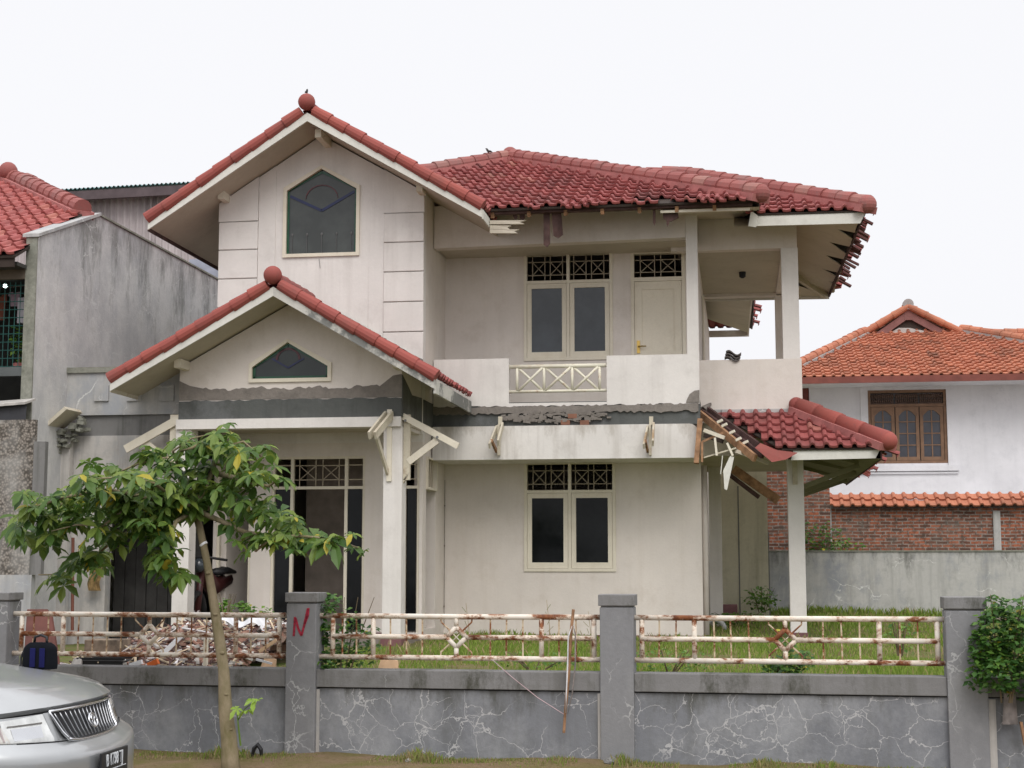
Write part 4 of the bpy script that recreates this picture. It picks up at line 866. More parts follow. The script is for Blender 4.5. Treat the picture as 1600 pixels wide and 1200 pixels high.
# warehouse far behind
wh = thing('warehouse', (-9, 34, 0), 'corrugated pinkish grey warehouse with teal roof edge far behind', 'warehouse')
yw = 34
a = pt(78, 300, Y=yw); b = pt(420, 290, Y=yw)
m = MB(); nn_ = 150; m.grid(lambda u_, v2: (a.x-2+(b.x-a.x+2)*u_, yw+.03*math.sin(u_*nn_*1.9), 2+(a.z-2.1)*v2+.0), 420, 1); m.build('wall', CORR, wh)
ra = pt(80, 297, Y=yw-.5); rb_ = pt(290, 285, Y=yw-.5); dz = (rb_.z-ra.z)/(rb_.x-ra.x)
m = MB(); m.grid(lambda u_, v2: (ra.x-3+9*u_, yw-.5+4*v2, ra.z+dz*(9*u_-3)+.022*math.sin(u_*9*58)+.5*v2), 1000, 1); m.build('roof', TEAL, wh)
MB().bar((ra.x-3, yw-.42, ra.z-dz*3-.16), (ra.x+6, yw-.42, ra.z+dz*6-.16), .1, .22).build('eave_beam', plain('dark_purlin', (.10, .075, .08), .8), wh)
MB().box(pX(236, yw, 330), pX(239, yw, 330), yw-.08, yw-.04, 3, ra.z).build('downpipe', CORR, wh)
a = pt(296, 405, Y=27); b = pt(350, 445, Y=27); MB().box(a.x, b.x+1, 27, 27.2, 2, a.z).build('low_annex', plain('bluish_panel', (.33, .35, .42), .7), wh)

# ================================================================ RIGHT SIDE
YN = 34.0
nh = thing('neighbour_house', (4, 36, .8), 'white neighbour house at the right with orange tiled roof and brown casement window', 'house')
xn0 = pX(1266, YN, 650); zn0, zn1 = pZ(1420, 779, YN), pZ(1420, 592, YN)
wa, wb = pX(1357, YN, 670), pX(1480, YN, 670); wz0, wz1 = pZ(1420, 724, YN), pZ(1420, 609, YN)
MB().wy(rect(xn0, xn0+13, .5, zn1), [rect(wa, wb, wz0, wz1)], YN, YN+.2).build('wall', NWHITE, nh, label='white wall with grey blotches')
MB().box(xn0-.0, xn0+.2, YN+.2, YN+8, .5, zn1).build('wall', NWHITE, nh)
MB().box(xn0-.38, xn0-.01, YN+.3, YN+.6, 3, zn1).build('downpipe', RWOOD, nh)
m = MB(); q = .16
m.box(wa-q, wa, YN-.03, YN-.001, wz0-.05, wz1+q).box(wb, wb+q, YN-.03, YN-.001, wz0-.05, wz1+q).box(wa, wb, YN-.03, YN-.001, wz1, wz1+q).box(wa-.22, wb+.22, YN-.07, YN-.001, wz0-.17, wz0-.052).box(wa-.22, wb+.22, YN-.05, YN-.001, wz1+q+.001, wz1+q+.05).box(wa-.3, wb+.2, YN-.04, YN-.001, wz0-.23, wz0-.19)
m.build('window_surround', NWHITE, nh)
BW = plain('brown_window_timber', (.22, .125, .075), .6, sc=8); BWD = plain('dark_turned_wood', (.10, .06, .045), .6)
m = MB(); t = .06; m.box(wa, wa+t, YN+.02, YN+.12, wz0, wz1).box(wb-t, wb, YN+.02, YN+.12, wz0, wz1).box(wa+t, wb-t, YN+.02, YN+.12, wz1-t, wz1).box(wa+t, wb-t, YN+.02, YN+.12, wz0, wz0+t); ztn = pZ(1420, 633, YN); m.box(wa+t, wb-t, YN+.022, YN+.12, ztn-.03, ztn+.03)
win = m.build('window', BW, nh); W = (wb-wa-2*t)/3
for i in range(3):
    a = wa+t+W*i+.01; b = a+W-.02; z0, z1 = wz0+t+.005, ztn-.035
    s = MB(); s.box(a, a+.07, YN+.03, YN+.09, z0, z1).box(b-.07, b, YN+.03, YN+.09, z0, z1).box(a+.07, b-.07, YN+.03, YN+.09, z0, z0+.08)
    arcp = [(a+.07, z1), (b-.07, z1)]+[(b-.07-(b-a-.14)*k/8, z1-.20+.13*math.sin(math.pi*k/8)) for k in range(9)]
    s.wy(arcp, [], YN+.03, YN+.09)
    xm = (a+b)/2; s.box(xm-.012, xm+.012, YN+.04, YN+.075, z0+.08, z1-.07)
    for k in range(1, 4): zz = z0+.08+(z1-z0-.15)*k/4; s.box(a+.07, xm-.012, YN+.04, YN+.075, zz-.012, zz+.012).box(xm+.012, b-.07, YN+.04, YN+.075, zz-.012, zz+.012)
    s.build('sash', BW, win); MB().box(a+.05, b-.05, YN+.06, YN+.07, z0+.05, z1-.02).build('pane', GLASSN, win)
    m = MB(); n_ = 11
    for k in range(n_):
        x = a+.03+(b-a-.06)*k/(n_-1); z = ztn+.04; H = wz1-t-ztn-.06; m.tube([(x, YN+.06, z), (x, YN+.06, z+H*.3), (x, YN+.06, z+H*.5), (x, YN+.06, z+H*.8), (x, YN+.06, z+H)], [.012, .022, .012, .026, .012], 6)
    m.box(a, b, YN+.05, YN+.07, ztn+.035, ztn+.06).box(a, b, YN+.05, YN+.07, wz1-t-.09, wz1-t-.06); m.build('turned_grille', BWD, win)
MB().box(wa, wb, YN+.16, YN+.2, wz0, wz1).build('window_backing', plain('window_interior', (.30, .29, .31), .8), nh)
# its roof
YE = YN-.9; ze_ = pZ(1420, 589, YE); f1 = pZ(1420, 600, YE)
xe_l = pX(1235, YE, 585); xe_r = xe_l+14
Yt = 37.3; sA = pt(1372, 521, Y=Yt); sB = pt(1500, 519, Y=Yt); zt4 = sA.z
pf = [(xe_l, YE, ze_), (xe_r-6, YE, ze_), (pX(1640, 36), 36.2, ze_+(zt4-ze_)*.75), (sB.x+.3, Yt, zt4), (sA.x-.5, Yt, zt4)]
hx = sA.x-.5
pf[4] = (pX(1352, Yt, 521), Yt, zt4); pf[0] = (pX(1209, YE, 590), YE, ze_)
pf[2] = (pX(1502, Yt, 519)+(xe_r-6-pX(1502, Yt, 519))*.0+3.2, Yt-3.3, zt4-(zt4-ze_)*3.3/(Yt-YE)); pf[3] = (pX(1502, Yt, 519), Yt, zt4)
pf[1] = (pf[2][0]+1.2, YE, ze_)
m = MB(); tiles(m, pf, w_=.205, c=.28); orf = m.build('roof', OTILE, nh); q, v_ = deck(pf, .0); MB().prism(q, v_).build('added_deck', DECK, orf)  # dark sheet added under the orange tiles against sky leaks
m, mo = MB(), MB(); ridge(m, V(pf[0])+V((0, 0, .08)), V(pf[4])+V((0, 0, .08)), .10, .30, mort=mo); ridge(m, V(pf[2])+V((0, 0, .08)), V(pf[3])+V((0, 0, .08)), .10, .30, mort=mo); m.build('ridge_tiles', OTILE, orf); mo.build('ridge_mortar', OMORT, orf)
MB().box(pf[0][0], pf[0][0]+12, YE-.03, YE, f1+.04, ze_+.03).build('fascia', RWOOD, orf)
MB().box(pf[0][0], pf[0][0]+12, YE, YN+.0, f1+.05, f1+.08).build('soffit', NWHITE, orf)
# gablet
gp = pt(1419, 478, Y=Yt-.1); g0 = pt(1346, 523, Y=Yt-.1); g1 = pt(1503, 519, Y=Yt-.1)
m = MB(); ridge(m, g0, gp, .078, .42); ridge(m, g1, gp, .078, .42); gb = m.build('gablet_tiles', OTILE, orf)
m = MB(); m.bar(g0+V((.35, .05, -.06)), gp+V((0, .05, -.20)), .05, .16).bar(g1+V((-.35, .05, -.06)), gp+V((0, .05, -.20)), .05, .16); m.box(gp.x-.09, gp.x+.09, gp.y+.02, gp.y+.05, gp.z-.34, gp.z-.06); m.build('gablet_board', plain('pink_brown_board', (.24, .11, .10), .8), orf)
MB().prism([g0+V((.2, .1, 0)), g1+V((-.2, .1, 0)), gp+V((0, .1, -.1))], (0, .05, 0)).build('gablet_shade_sheet', DECK, orf)  # dark solid sheet, its colour stands for the shade inside the gablet
MB().prism([g0+V((.55, .07, -.02)), g0+V((.9, .07, .16)), g1+V((-1.2, .07, .14)), g1+V((-.6, .07, 0))], (0, .02, 0)).build('gablet_board', PALEW, orf)
MB().tube([gp+V((0, -.05, .04)), gp+V((0, .12, .04))], .13, 14).build('finial', OMORT, orf)
m = MB(); tiles(m, [g0+V((0, 4, 0)), g0, gp, gp+V((0, 4, 0))], w_=.205); tiles(m, [g1+V((0, 4, 0)), g1, gp, gp+V((0, 4, 0))], w_=.205); m.build('roof', OTILE, nh)
yr2 = 40; a = pt(1515, 556, Y=yr2); b = pt(1700, 560, Y=yr2); c = pt(1700, 522, Y=yr2+2.4); d = pt(1515, 522, Y=yr2+2.4)
m = MB(); P4 = [(a.x, yr2, a.z-.2), (b.x, yr2, a.z-.2), (b.x, yr2+2.4, d.z), (a.x, yr2+2.4, d.z)]; tiles(m, P4, w_=.22)
rr = m.build('roof', OTILE, nh, label='second orange roof behind at the right edge'); m = MB(); mo = MB(); ridge(m, V(P4[3]), V(P4[2]), .12, .34, mort=mo); m.build('ridge_tiles', OTILE, rr); mo.build('ridge_mortar', OMORT, rr)
q, v_ = deck(P4, .0); MB().prism(q, v_).build('added_deck', DECK, rr)  # same added dark sheet below the second roof, blocks sky
# brick boundary walls
YB = 31.5
bw = thing('brick_wall', (3.5, YB, .8), 'old brick wall with a row of orange coping tiles below the white house', 'wall')
xb0 = pX(1299, YB, 800)
MB().box(xb0, xb0+12, YB, YB+.15, .5, pZ(1420, 794, YB)).build('brickwork', BRICK, bw)
MB().box(pX(1296, YB, 800), xb0-.002, YB-.03, YB+.16, .5, pZ(1300, 790, YB)).box(pX(1557, YB, 830)-.06, pX(1557, YB, 830)+.08, YB-.03, YB-.001, .5, pZ(1557, 798, YB)).build('concrete_post', GREYW, bw)
m = MB(); za, zb2 = pZ(1420, 793, YB-.15), pZ(1420, 778, YB+.2); P4 = [(xb0-.05, YB-.18, za), (xb0+12, YB-.18, za), (xb0+12, YB+.22, zb2+.05), (xb0-.05, YB+.22, zb2+.05)]; tiles(m, P4, w_=.21, c=.26); m.build('coping_tiles', OTILE, bw)
MB().box(xb0-.05, xb0+12, YB+.2, YN-.01, 1.5, zb2-.05).build('slab', GREYW, bw)
b2_ = thing('brick_wall', (2.2, 29.6, .8), 'short weathered brick wall without coping behind the terrace column', 'wall')
MB().box(pX(1196, 29.6, 800), pX(1297, 29.6, 800), 29.6, 29.75, .5, pZ(1250, 730, 29.6)).build('brickwork', BRICK, b2_)
YGW = 27.8
gwr = thing('rendered_wall', (4, YGW, .7), 'low grey stained boundary wall along the back of the grass', 'wall')
MB().box(pX(1199, YGW, 900), 14, YGW, YGW+.18, .4, pZ(1400, 862, YGW)).build('wall_panel', GREYW2, gwr)
MB().box(pX(1199, YGW, 900), 14, YGW-.02, YGW+.2, pZ(1400, 862, YGW)+.001, pZ(1400, 860, YGW)).build('coping', MOSS, gwr)
YS = 27.0
sw = thing('rear_annex', (.0, YS, .7), 'cream stained annex wall at the end of the side passage', 'annex')
xa_, xb2 = XR+.1, pX(1200, YS, 850); zsT = pZ(1170, 765, YS)
MB().wy([(xa_, .4), (xb2, .4), (xb2, 3.3), (xa_, 3.3)], [], YS, YS+.2).build('wall', CREAM, sw)
MB().box(pX(1153.5, YS, 850), pX(1155.5, YS, 850), YS-.006, YS-.001, .7, 3.0).build('wall_joint', DARKST, sw)
MB().box(xb2-.002, xb2+.02, YS+.01, YS+2.4, .4, 2.2).build('wall_end', DARKST, sw)
MB().box(XR+.06, XR+.26, 24.8, 25.0, .5, 3.2).build('pilaster', WHITE2, house)
tag(MB().box(pX(1112, 25.5), pX(1148, 25.5), 25.4, 25.8, .6, pZ(1130, 945, 25.4)).build('brick_planter', PLUM, bevel=.01), 'low dark red brick planter edge at the end of the passage', 'planter')
m = MB(); cc = pt(1117, 984, Y=23.6); P_ = [cc+V((.15*math.cos(a), 0, .15*math.sin(a))) for a in [math.pi*k/12 for k in range(13)]]; m.tube(P_, .035, 8); cu = m.build('culvert_arch', GREYW, smooth=True); tag(cu, 'small half round concrete drain arch beside the house corner', 'drain')

# loose roof tiles on terrace parapet
lt = thing('roof_tile_stack', pt(1144, 562, Y=Y2+.06), 'three curved grey roof tiles stacked on the terrace parapet', 'roof tiles')
for k in range(3):
    m = MB(); c0 = pt(1144, 560-k*4.5, Y=Y2+.06); m.grid(lambda u_, v2: (c0.x-.11+.22*u_+.01*k, Y2-.03+.2*v2, c0.z-.005+.035*math.sin(u_*5.6+.6)), 12, 1); m.grid(lambda u_, v2: (c0.x-.11+.22*u_+.01*k, Y2-.03+.2*v2, c0.z-.028+.035*math.sin(u_*5.6+.6)), 12, 1)
    m.grid(lambda u_, v2: (c0.x-.11+.22*u_+.01*k, Y2-.03, c0.z-.028+.023*v2+.035*math.sin(u_*5.6+.6)), 12, 1); m.build('tile', plain('grey_tile', (.10, .085, .08), .8), lt)
def bird(px_, py_, Y, s, lab, rz=0):
    p = pt(px_, py_, Y=Y); d = V((math.cos(rz), math.sin(rz)*.3, 0)); m = MB()
    m.tube([p-d*s*1.3+V((0, 0, -s*.3)), p-d*s*.7, p, p+d*s*.35+V((0, 0, s*.45)), p+d*s*.5+V((0, 0, s*.8)), p+d*s*.75+V((0, 0, s*.85)), p+d*s*1.0+V((0, 0, s*.78))], [s*.12, s*.3, s*.42, s*.34, s*.26, s*.18, s*.03], 8)
    m.bar(p+V((0, 0, -s*.3)), p+V((0, 0, -s*.8)), s*.08, s*.08); tag(m.build('bird', BIRD, smooth=True), lab, 'bird', 'birds perched on the roof')
bird(479, 144, YGF, .05, 'small dark bird perched on the round gable finial', 1.3); bird(763, 236.5, 24.6, .055, 'small dark bird perched on the main roof ridge', 3.4)

# motorbike in the dark porch
mbk = thing('motorcycle', (pX(318, 20.2), 20.2, HB+.1), 'dark motorcycle with red fairing parked inside the porch behind the white column', 'motorcycle')
bx = pX(318, 20.2); 
for yy_ in (20.1, 21.35):
    m = MB(); m.tube([(bx, yy_+.27*math.cos(a), HB+.40+.27*math.sin(a)) for a in [2*math.pi*k/20 for k in range(21)]], .045, 8); wq = m.build('wheel', BLACK, mbk, smooth=True); MB().tube([(bx-.04, yy_, HB+.40), (bx+.04, yy_, HB+.40)], .05, 8).build('hub', CORR, wq)
m = MB(); m.tube([(bx, 20.1, HB+.40), (bx, 20.25, HB+1.05)], .05, 8); m.tube([(bx, 20.3, HB+.95), (bx, 20.7, HB+.75), (bx, 21.3, HB+.85)], [.10, .13, .10], 10); m.build('body', plain('dark_red_fairing', (.05, .012, .012), .4), mbk, smooth=True)
MB().tube([(bx, 20.75, HB+.95), (bx, 21.1, HB+.98), (bx, 21.5, HB+.95)], [.09, .13, .08], 10, sy=.5).build('seat', BLACK, mbk, smooth=True)
MB().tube([(bx-.33, 20.35, HB+1.12), (bx-.1, 20.22, HB+1.16), (bx+.1, 20.22, HB+1.16), (bx+.33, 20.35, HB+1.12)], .02, 6).build('handlebar', BLACK, mbk, smooth=True)
MB().ball((bx, 20.12, HB+1.05), .10, 12, 8).build('headlight', GLASSU, mbk, smooth=True)
MB().ball((bx-.25, 20.3, HB+1.34), .05, 8, 6, (1.3, .3, 1)).tube([(bx-.25, 20.3, HB+1.15), (bx-.25, 20.3, HB+1.32)], .008, 5).build('mirror', BLACK, mbk)

# ================================================================ FENCE
c0 = pt(960, 1190, Z=0); FR = R(-1.6)
fence = thing('front_fence', (c0.x, c0.y, 0), 'grey cracked boundary fence wall with posts and rusty white pipe railings', 'fence', rz=FR)
fdir = V((math.cos(FR), math.sin(FR), 0)); fn_ = V((-math.sin(FR), math.cos(FR), 0))
def fp(px_, py_, off=0):       # photo point -> fence coordinates (along, off, z)
    d = ray(px_, py_); o = V((c0.x, c0.y, 0))+fn_*off; t = (o-EYE).dot(fn_)/d.dot(fn_); p = EYE+d*t-V((c0.x, c0.y, 0))
    return V((p.dot(fdir), off, p.z))
L_ = dict(local=True)
zc_t = fp(700, 1048.5).z; zc_b = fp(700, 1077).z
def post(px0, px1, pyt, pyc):
    a, b = fp(px0, 1050).x, fp(px1, 1050).x; zt = fp((px0+px1)/2, pyt).z; zc2 = fp((px0+px1)/2, pyc).z
    p = MB().box(a, b, 0, .26, -.3, zc2).build('post', POST, fence, bevel=.008, **L_)
    MB().box(a-.012, b+.012, -.012, .272, zc2+.012, zt).build('cap', COPE, p, bevel=.006, **L_); MB().box(a+.01, b-.01, .01, .25, zc2+.001, zc2+.011).build('cap_joint', DARKST, p, **L_)
    return a, b, p
P0 = post(-36, 8, 926, 940); P1 = post(446, 492.5, 926, 943); P2 = post(937.5, 990, 929, 949); P3 = post(1480, 1543, 933, 954)
# right-hand post leans out of square a little: widen at top by its cap only
for (a, b) in ((P0[1], P1[0]), (P1[1], P2[0]), (P2[1], P3[0]), (P3[1], P3[1]+2.8), (P0[0]-2.5, P0[0])):
    MB().box(a, b, .06, .22, -.3, zc_b-.012).build('wall_panel', FENCE, fence, **L_)
    MB().box(a, b, .03, .25, zc_b, zc_t).build('coping', COPE, fence, bevel=.006, **L_); MB().box(a, b, .075, .2, zc_b-.013, zc_b-.001).build('coping_joint', BLACK, fence, **L_)
for x_ in (P1[1], P2[0]-.028): MB().box(x_+.001, x_+.028, .045, .06, -.05, zc_b-.02).build('render_strip', PALEW, fence, **L_)
MB().box(P3[1]+.001, P3[1]+.06, .045, .06, -.05, zc_b-.02).build('render_strip', PALEW, fence, **L_)
def railing(a, b, ends, thick, thin, dia, zt, zm, zb, ypl=.13):
    m = MB(); j = lambda: random.uniform(-.004, .004)
    tp = MB().tube([(a-.0, ypl, zt), ((a+b)/2, ypl, zt-.003), (b+.0, ypl, zt)], .024, 10).build('railing', RAIL, fence, smooth=True, **L_)
    for z in (zm, zb):
        segs = [(ends[0] if z == zm else a, dia-.085), (dia+.085, ends[1] if z == zm else b)] if z == zm else [(a, b)]
        for s, e2 in segs: MB().tube([(s, ypl, z), (e2, ypl, z)], .023, 10).build('rail', RAIL, tp, smooth=True, **L_)
    for x in list(ends)+thick: MB().tube([(x, ypl+.004, zt), (x, ypl+.004, zb)], .022, 10).build('upright', RAIL, tp, smooth=True, **L_)
    d = MB(); r = .088; pts = [V((dia-r, ypl, zm)), V((dia, ypl, zm+r)), V((dia+r, ypl, zm)), V((dia, ypl, zm-r))]
    for i in range(4):
        p, q = pts[i], pts[(i+1) % 4]; e_ = (q-p)*.06; d.tube([p-e_, q+e_], .021, 8)
    d.tube([(dia, ypl, zt), (dia, ypl, zm+r)], .021, 8).tube([(dia, ypl, zb), (dia, ypl, zm-r)], .021, 8)
    s = .042; d.bar((dia-s, ypl, zm-s), (dia+s, ypl, zm+s), .008, .008).bar((dia-s, ypl, zm+s), (dia+s, ypl, zm-s), .008, .008)
    d.build('diamond', RAIL, tp, smooth=True, **L_)
    for x in thin:
        if abs(x-dia) < .10: continue
        m = MB(); m.tube([(x+j(), ypl, zt), (x, ypl, zm), (x+j(), ypl, zb)], .0075, 5); m.build('baluster', ROD, tp, **L_)
    for sx in (-1, 1):
        for z, s2_ in ((zt, 1), (zb, -1)):
            q = MB(); h = abs(z-zm); q.tube([(dia+sx*.14, ypl, z), (dia+sx*.135, ypl, zm+s2_*h*.72), (dia+sx*.055, ypl, zm+s2_*.055)], .0075, 5); q.build('baluster', ROD, tp, **L_)
    return tp
def F(px_): return fp(px_, 1000, .13).x
Z = lambda a, b, c: (fp(a, b, .13).z, )[0]
tzt = (fp(700, 963, .13).z, fp(700, 995.5, .13).z, fp(700, 1028, .13).z)
railing(F(12), F(446), (F(33), F(436)), [F(98), F(368)], [F(q) for q in (52, 75, 122, 145, 167, 189, 276, 299, 322, 345, 392, 415)], F(233), *tzt)
railing(F(494), F(938), (F(520), F(928)), [F(583), F(846)], [F(q) for q in (535, 557, 610, 635, 660, 766, 791, 817, 873, 900)], F(713), *tzt)
railing(F(991), F(1480), (F(1003), F(1465)), [F(1085), F(1374)], [F(q) for q in (1030, 1056, 1116, 1142, 1170, 1286, 1315, 1343, 1406, 1434)], F(1227), *tzt)
MB().tube([(P3[1], .13, tzt[0]), (P3[1]+2.8, .13, tzt[0])], .024, 8).build('railing', RAIL, fence, smooth=True, **L_)
# red paint mark on the post
m = MB()
for st_ in (((461, 964), (460, 979), (459, 994)), ((462, 966), (466, 982), (471, 993)), ((471, 993), (475, 978), (481, 951)), ((482, 950), (481, 962), (476, 975))):
    for p, q in zip(st_, st_[1:]): m.bar(fp(p[0], p[1], -.003), fp(q[0], q[1], -.003), .003, .02, up=(1, 0, 0))
m.build('paint_mark', plain('red_spray_paint', (.33, .02, .045), .8, var=.4, sc=30), fence, label='red hand-painted N shaped mark', **L_)
# ---- slat hanging on the fence
hs_ = thing('wrapped_stick', V((c0.x, c0.y, 0)), 'thin brown slat wrapped in grey strips leaning on the fence left of the middle post', 'slat', rz=FR)
MB().tube([fp(896, 952, -.02), fp(893, 980, -.03), fp(888, 1060, -.06), fp(883, 1115, -.05), fp(881, 1145, -.04)], [.013, .013, .014, .012, .012], 6).build('stick', BROWNW, hs_, local=True)
for pp_, mt in (([(894, 978), (888, 995), (887, 1040), (885, 1085), (884, 1114)], SHEETW), ([(895, 976), (899, 990), (899, 1040), (894, 1085), (887, 1116)], CLOTHG)):
    m = MB(); pts = [fp(a, b, -.075) for a, b in pp_]; m.tube(pts, [.006, .018, .022, .018, .006], 6, sy=.3); m.build('wrapping_strip', mt, hs_, local=True, smooth=True)
st2 = MB().tube([fp(768, 1030, .10)+V((0, 0, 0)), fp(800, 1058, .0), fp(840, 1090, -.01), fp(884, 1118, -.04)], .0035, 4)
o = st2.build('string', plain('pink_string', (.5, .36, .38), .8), local=True); o.location = (c0.x, c0.y, 0); o.rotation_euler.z = FR; tag(o, 'thin pinkish string running down from the railing to the slat', 'string')
o = MB().grid(lambda u_, v2: tuple(fp(1568+20*u_+(6*v2-3)*(u_-.4)*(1.6 if v2 > .3 else .6), 1062+70*v2, -.03-.02*math.sin(u_*6))), 8, 12).build('hanging_rag', CLOTHG, local=True, smooth=True); o.location = (c0.x, c0.y, 0); o.rotation_euler.z = FR
tag(o, 'grey brown rag hanging over the fence wall at the right edge', 'rag')
o = MB().bar(fp(1595, 1128, -.02), fp(1602, 1165, -.02), .02, .05).build('wood_scrap', BROWNW, local=True); o.location = (c0.x, c0.y, 0); o.rotation_euler.z = FR; tag(o, 'short piece of raw wood leaning on the wall at the right edge', 'wood piece')

# ---------------------------------------------------------------- yard items
def rub_pt(): return random.uniform(0, 1)
# rubble heap mound between x 200 and 445
rx0, rx1 = pX(195, 15.5, 1000), pX(448, 15.5, 1000)
def heap(u_, v2):
    x = rx0+(rx1-rx0)*u_; y = 13.7+3.6*v2; e_ = math.sin(math.pi*min(1, u_*1.25))**.6 if u_ < .8 else max(.0, math.sin(math.pi*(.5+(u_-.8)*1.8)))+.35
    h = (.10+.30*math.sin(math.pi*v2*.8)**1.2)*max(.1, min(1, e_)); return (x, y, .55+h+random.uniform(-.035, .035))
tag(MB().grid(heap, 46, 34).build('rubble_heap', soil('rubble_soil', (.20, .15, .12), (.30, .14, .10), (.12, .09, .07))), 'heap of demolition rubble behind the left fence panel', 'rubble', kind='stuff')
def hz_(x, y):
    u_ = min(1, max(0, (x-rx0)/(rx1-rx0))); v2 = min(1, max(0, (y-13.7)/3.6)); return heap(u_, v2)[2]
def scatter(name, mt, n, fx, lab, cat, xr=(0, 1), yr=(13.5, 16.9)):
    m = MB()
    for _ in range(n):
        x = rx0+(rx1-rx0)*random.uniform(*xr); y = random.uniform(*yr); z = hz_(x, y)+random.uniform(0, .06); fx(m, V((x, y, z)))
    tag(m.build(name, mt), lab, cat, kind='stuff')
def brk(m, p):
    s = random.uniform(.012, .05); d = V((random.uniform(-1, 1), random.uniform(-1, 1), random.uniform(-.5, .5))).normalized()*s; m.bar(p-d, p+d, s*random.uniform(.6, 1.3), s*random.uniform(.3, .8))
def stk(m, p):
    L2 = random.uniform(.08, .34); a = random.uniform(0, math.pi); d = V((math.cos(a), math.sin(a)*.6, random.uniform(-.25, .75))).normalized()*L2; m.bar(p-d*.5+V((0, 0, .02)), p+d*.5+V((0, 0, .02)), random.uniform(.006, .028), random.uniform(.006, .014))
scatter('brick_rubble', plain('brick_bits', (.30, .165, .125), .9, var=.4, sc=7), 900, brk, 'broken bricks and tile pieces strewn over the heap', 'rubble')
scatter('grey_rubble', plain('concrete_bits', (.46, .43, .40), .9, var=.4, sc=7), 900, brk, 'grey and white mortar crumbs strewn over the heap', 'rubble')
scatter('wood_splinters', plain('pale_splinters', (.55, .44, .31), .9, var=.4, sc=5), 260, stk, 'pale broken wood splinters lying on the heap', 'rubble')
scatter('dark_splinters', DWOOD, 260, stk, 'dark rotten wood splinters lying on the heap', 'rubble')
scatter('white_scraps', plain('white_scraps', (.75, .72, .74), .6, var=.2), 70, stk, 'small white and pink plastic scraps in the heap', 'rubble', (0, .9))
scatter('pink_scraps', plain('pink_scraps', (.55, .20, .26), .7), 40, brk, 'pink scraps at the left side of the heap', 'rubble', (.0, .25))
def yb_(name, px0, py0, px1, py1, Y, w_, t_, mt, lab, cat, y2=None):
    tag(MB().bar(pt(px0, py0, Y=Y), pt(px1, py1, Y=y2 or Y), t_, w_).build(name, mt), lab, cat)
yb_('white_batten', 254, 1022, 284, 993, 13.75, .045, .012, SHEETW, 'long white batten leaning across the heap right of the diamond', 'batten')
yb_('timber_post', 321, 1042, 322, 998, 13.6, .05, .03, TRIM, 'upright pale timber standing in the heap left of the tree', 'timber')
yb_('orange_tube', 232, 1040, 247, 1033, 13.5, .05, .05, plain('orange_plastic', (.75, .16, .03), .5), 'short orange plastic piece at the foot of the heap', 'plastic piece')
yb_('white_tube', 203, 1040, 222, 1034, 13.5, .04, .04, SHEETW, 'short white tube lying beside the black crate', 'tube')
yb_('timber_board', 405, 1018, 432, 1000, 13.7, .03, .02, plain('tan_board', (.62, .42, .26), .8), 'tan narrow board leaning in the heap right of the tree', 'board')
yb_('white_board', 400, 1030, 425, 1037, 13.5, .02, .012, SHEETW, 'thin white strip on the cardboard at the right of the heap', 'strip')
m = MB(); m.grid(lambda u_, v2: (pX(360+85*u_, 15.5), 15.2+.6*v2, pZ(400, 968+18*u_+6*math.sin(u_*9), 15.4)+.05*math.sin(u_*11+v2*4)+.05*v2), 24, 6)
tag(m.build('plastic_sheet', SHEETW, smooth=True), 'crumpled white plastic sheet on top of the heap right of the tree', 'plastic sheet')
for (px0, px1, pyt, pyb, Y, mt, lab) in ((400, 430, 1028, 1042, 13.5, CARD, 'tan cardboard piece lying left of the painted fence post'), (583, 622, 1030, 1050, 13.55, CARD, 'tan cardboard sheet standing in the grass right of the painted post'), (101, 125, 1028, 1042, 13.45, PALEW, 'pale concrete slab lying left of the black crate')):
    a = pt(px0, pyb, Y=Y); b = pt(px1, pyt, Y=Y); tag(MB().prism([(a.x, Y, a.z-.1), (b.x, Y, a.z-.1), (b.x-.02, Y+.08, b.z-.02), (b.x-(b.x-a.x)*.5, Y+.1, b.z), (a.x+.05, Y+.08, b.z-.01)], (0, .03, 0)).build('cardboard_piece' if mt is CARD else 'concrete_slab', mt), lab, 'cardboard' if mt is CARD else 'slab')
cr = thing('crate', pt(160, 1045, Y=13.6), 'low black plastic crate on the ground behind the left fence panel', 'crate')
a = pt(125, 1040, Y=13.6); b = pt(196, 1024, Y=13.6)
m = MB(); m.box(a.x, b.x, 13.55, 13.9, a.z-.1, b.z-.05); m.build('tray', BLK2, cr); MB().box(a.x-.01, b.x+.01, 13.54, 13.57, b.z-.045, b.z-.02).box(a.x-.01, b.x+.01, 13.88, 13.91, b.z-.045, b.z-.02).build('rim', BLACK, cr)
a = pt(131, 1016, Y=14.2); b = pt(186, 1000, Y=14.2)
tag(MB().box(a.x, b.x, 14.2, 14.5, .5, b.z).build('wooden_box', plain('stained_box', (.20, .15, .11), .9, var=.5, sc=6), bevel=.01), 'stained grey and tan box behind the black crate', 'box')
a = pt(40, 1040, Y=13.9); 
dp = tag(MB().prism([pt(36, 1040, Y=13.9), pt(92, 1040, Y=13.9), pt(80, 962, Y=14.2), pt(72, 952, Y=14.2), pt(42, 952, Y=14.2)], (0, .04, 0)).build('door_panel', plain('maroon_board', (.12, .04, .03), .7, sc=6), bevel=.004), 'dark red painted board leaning behind the fence at the left', 'board')
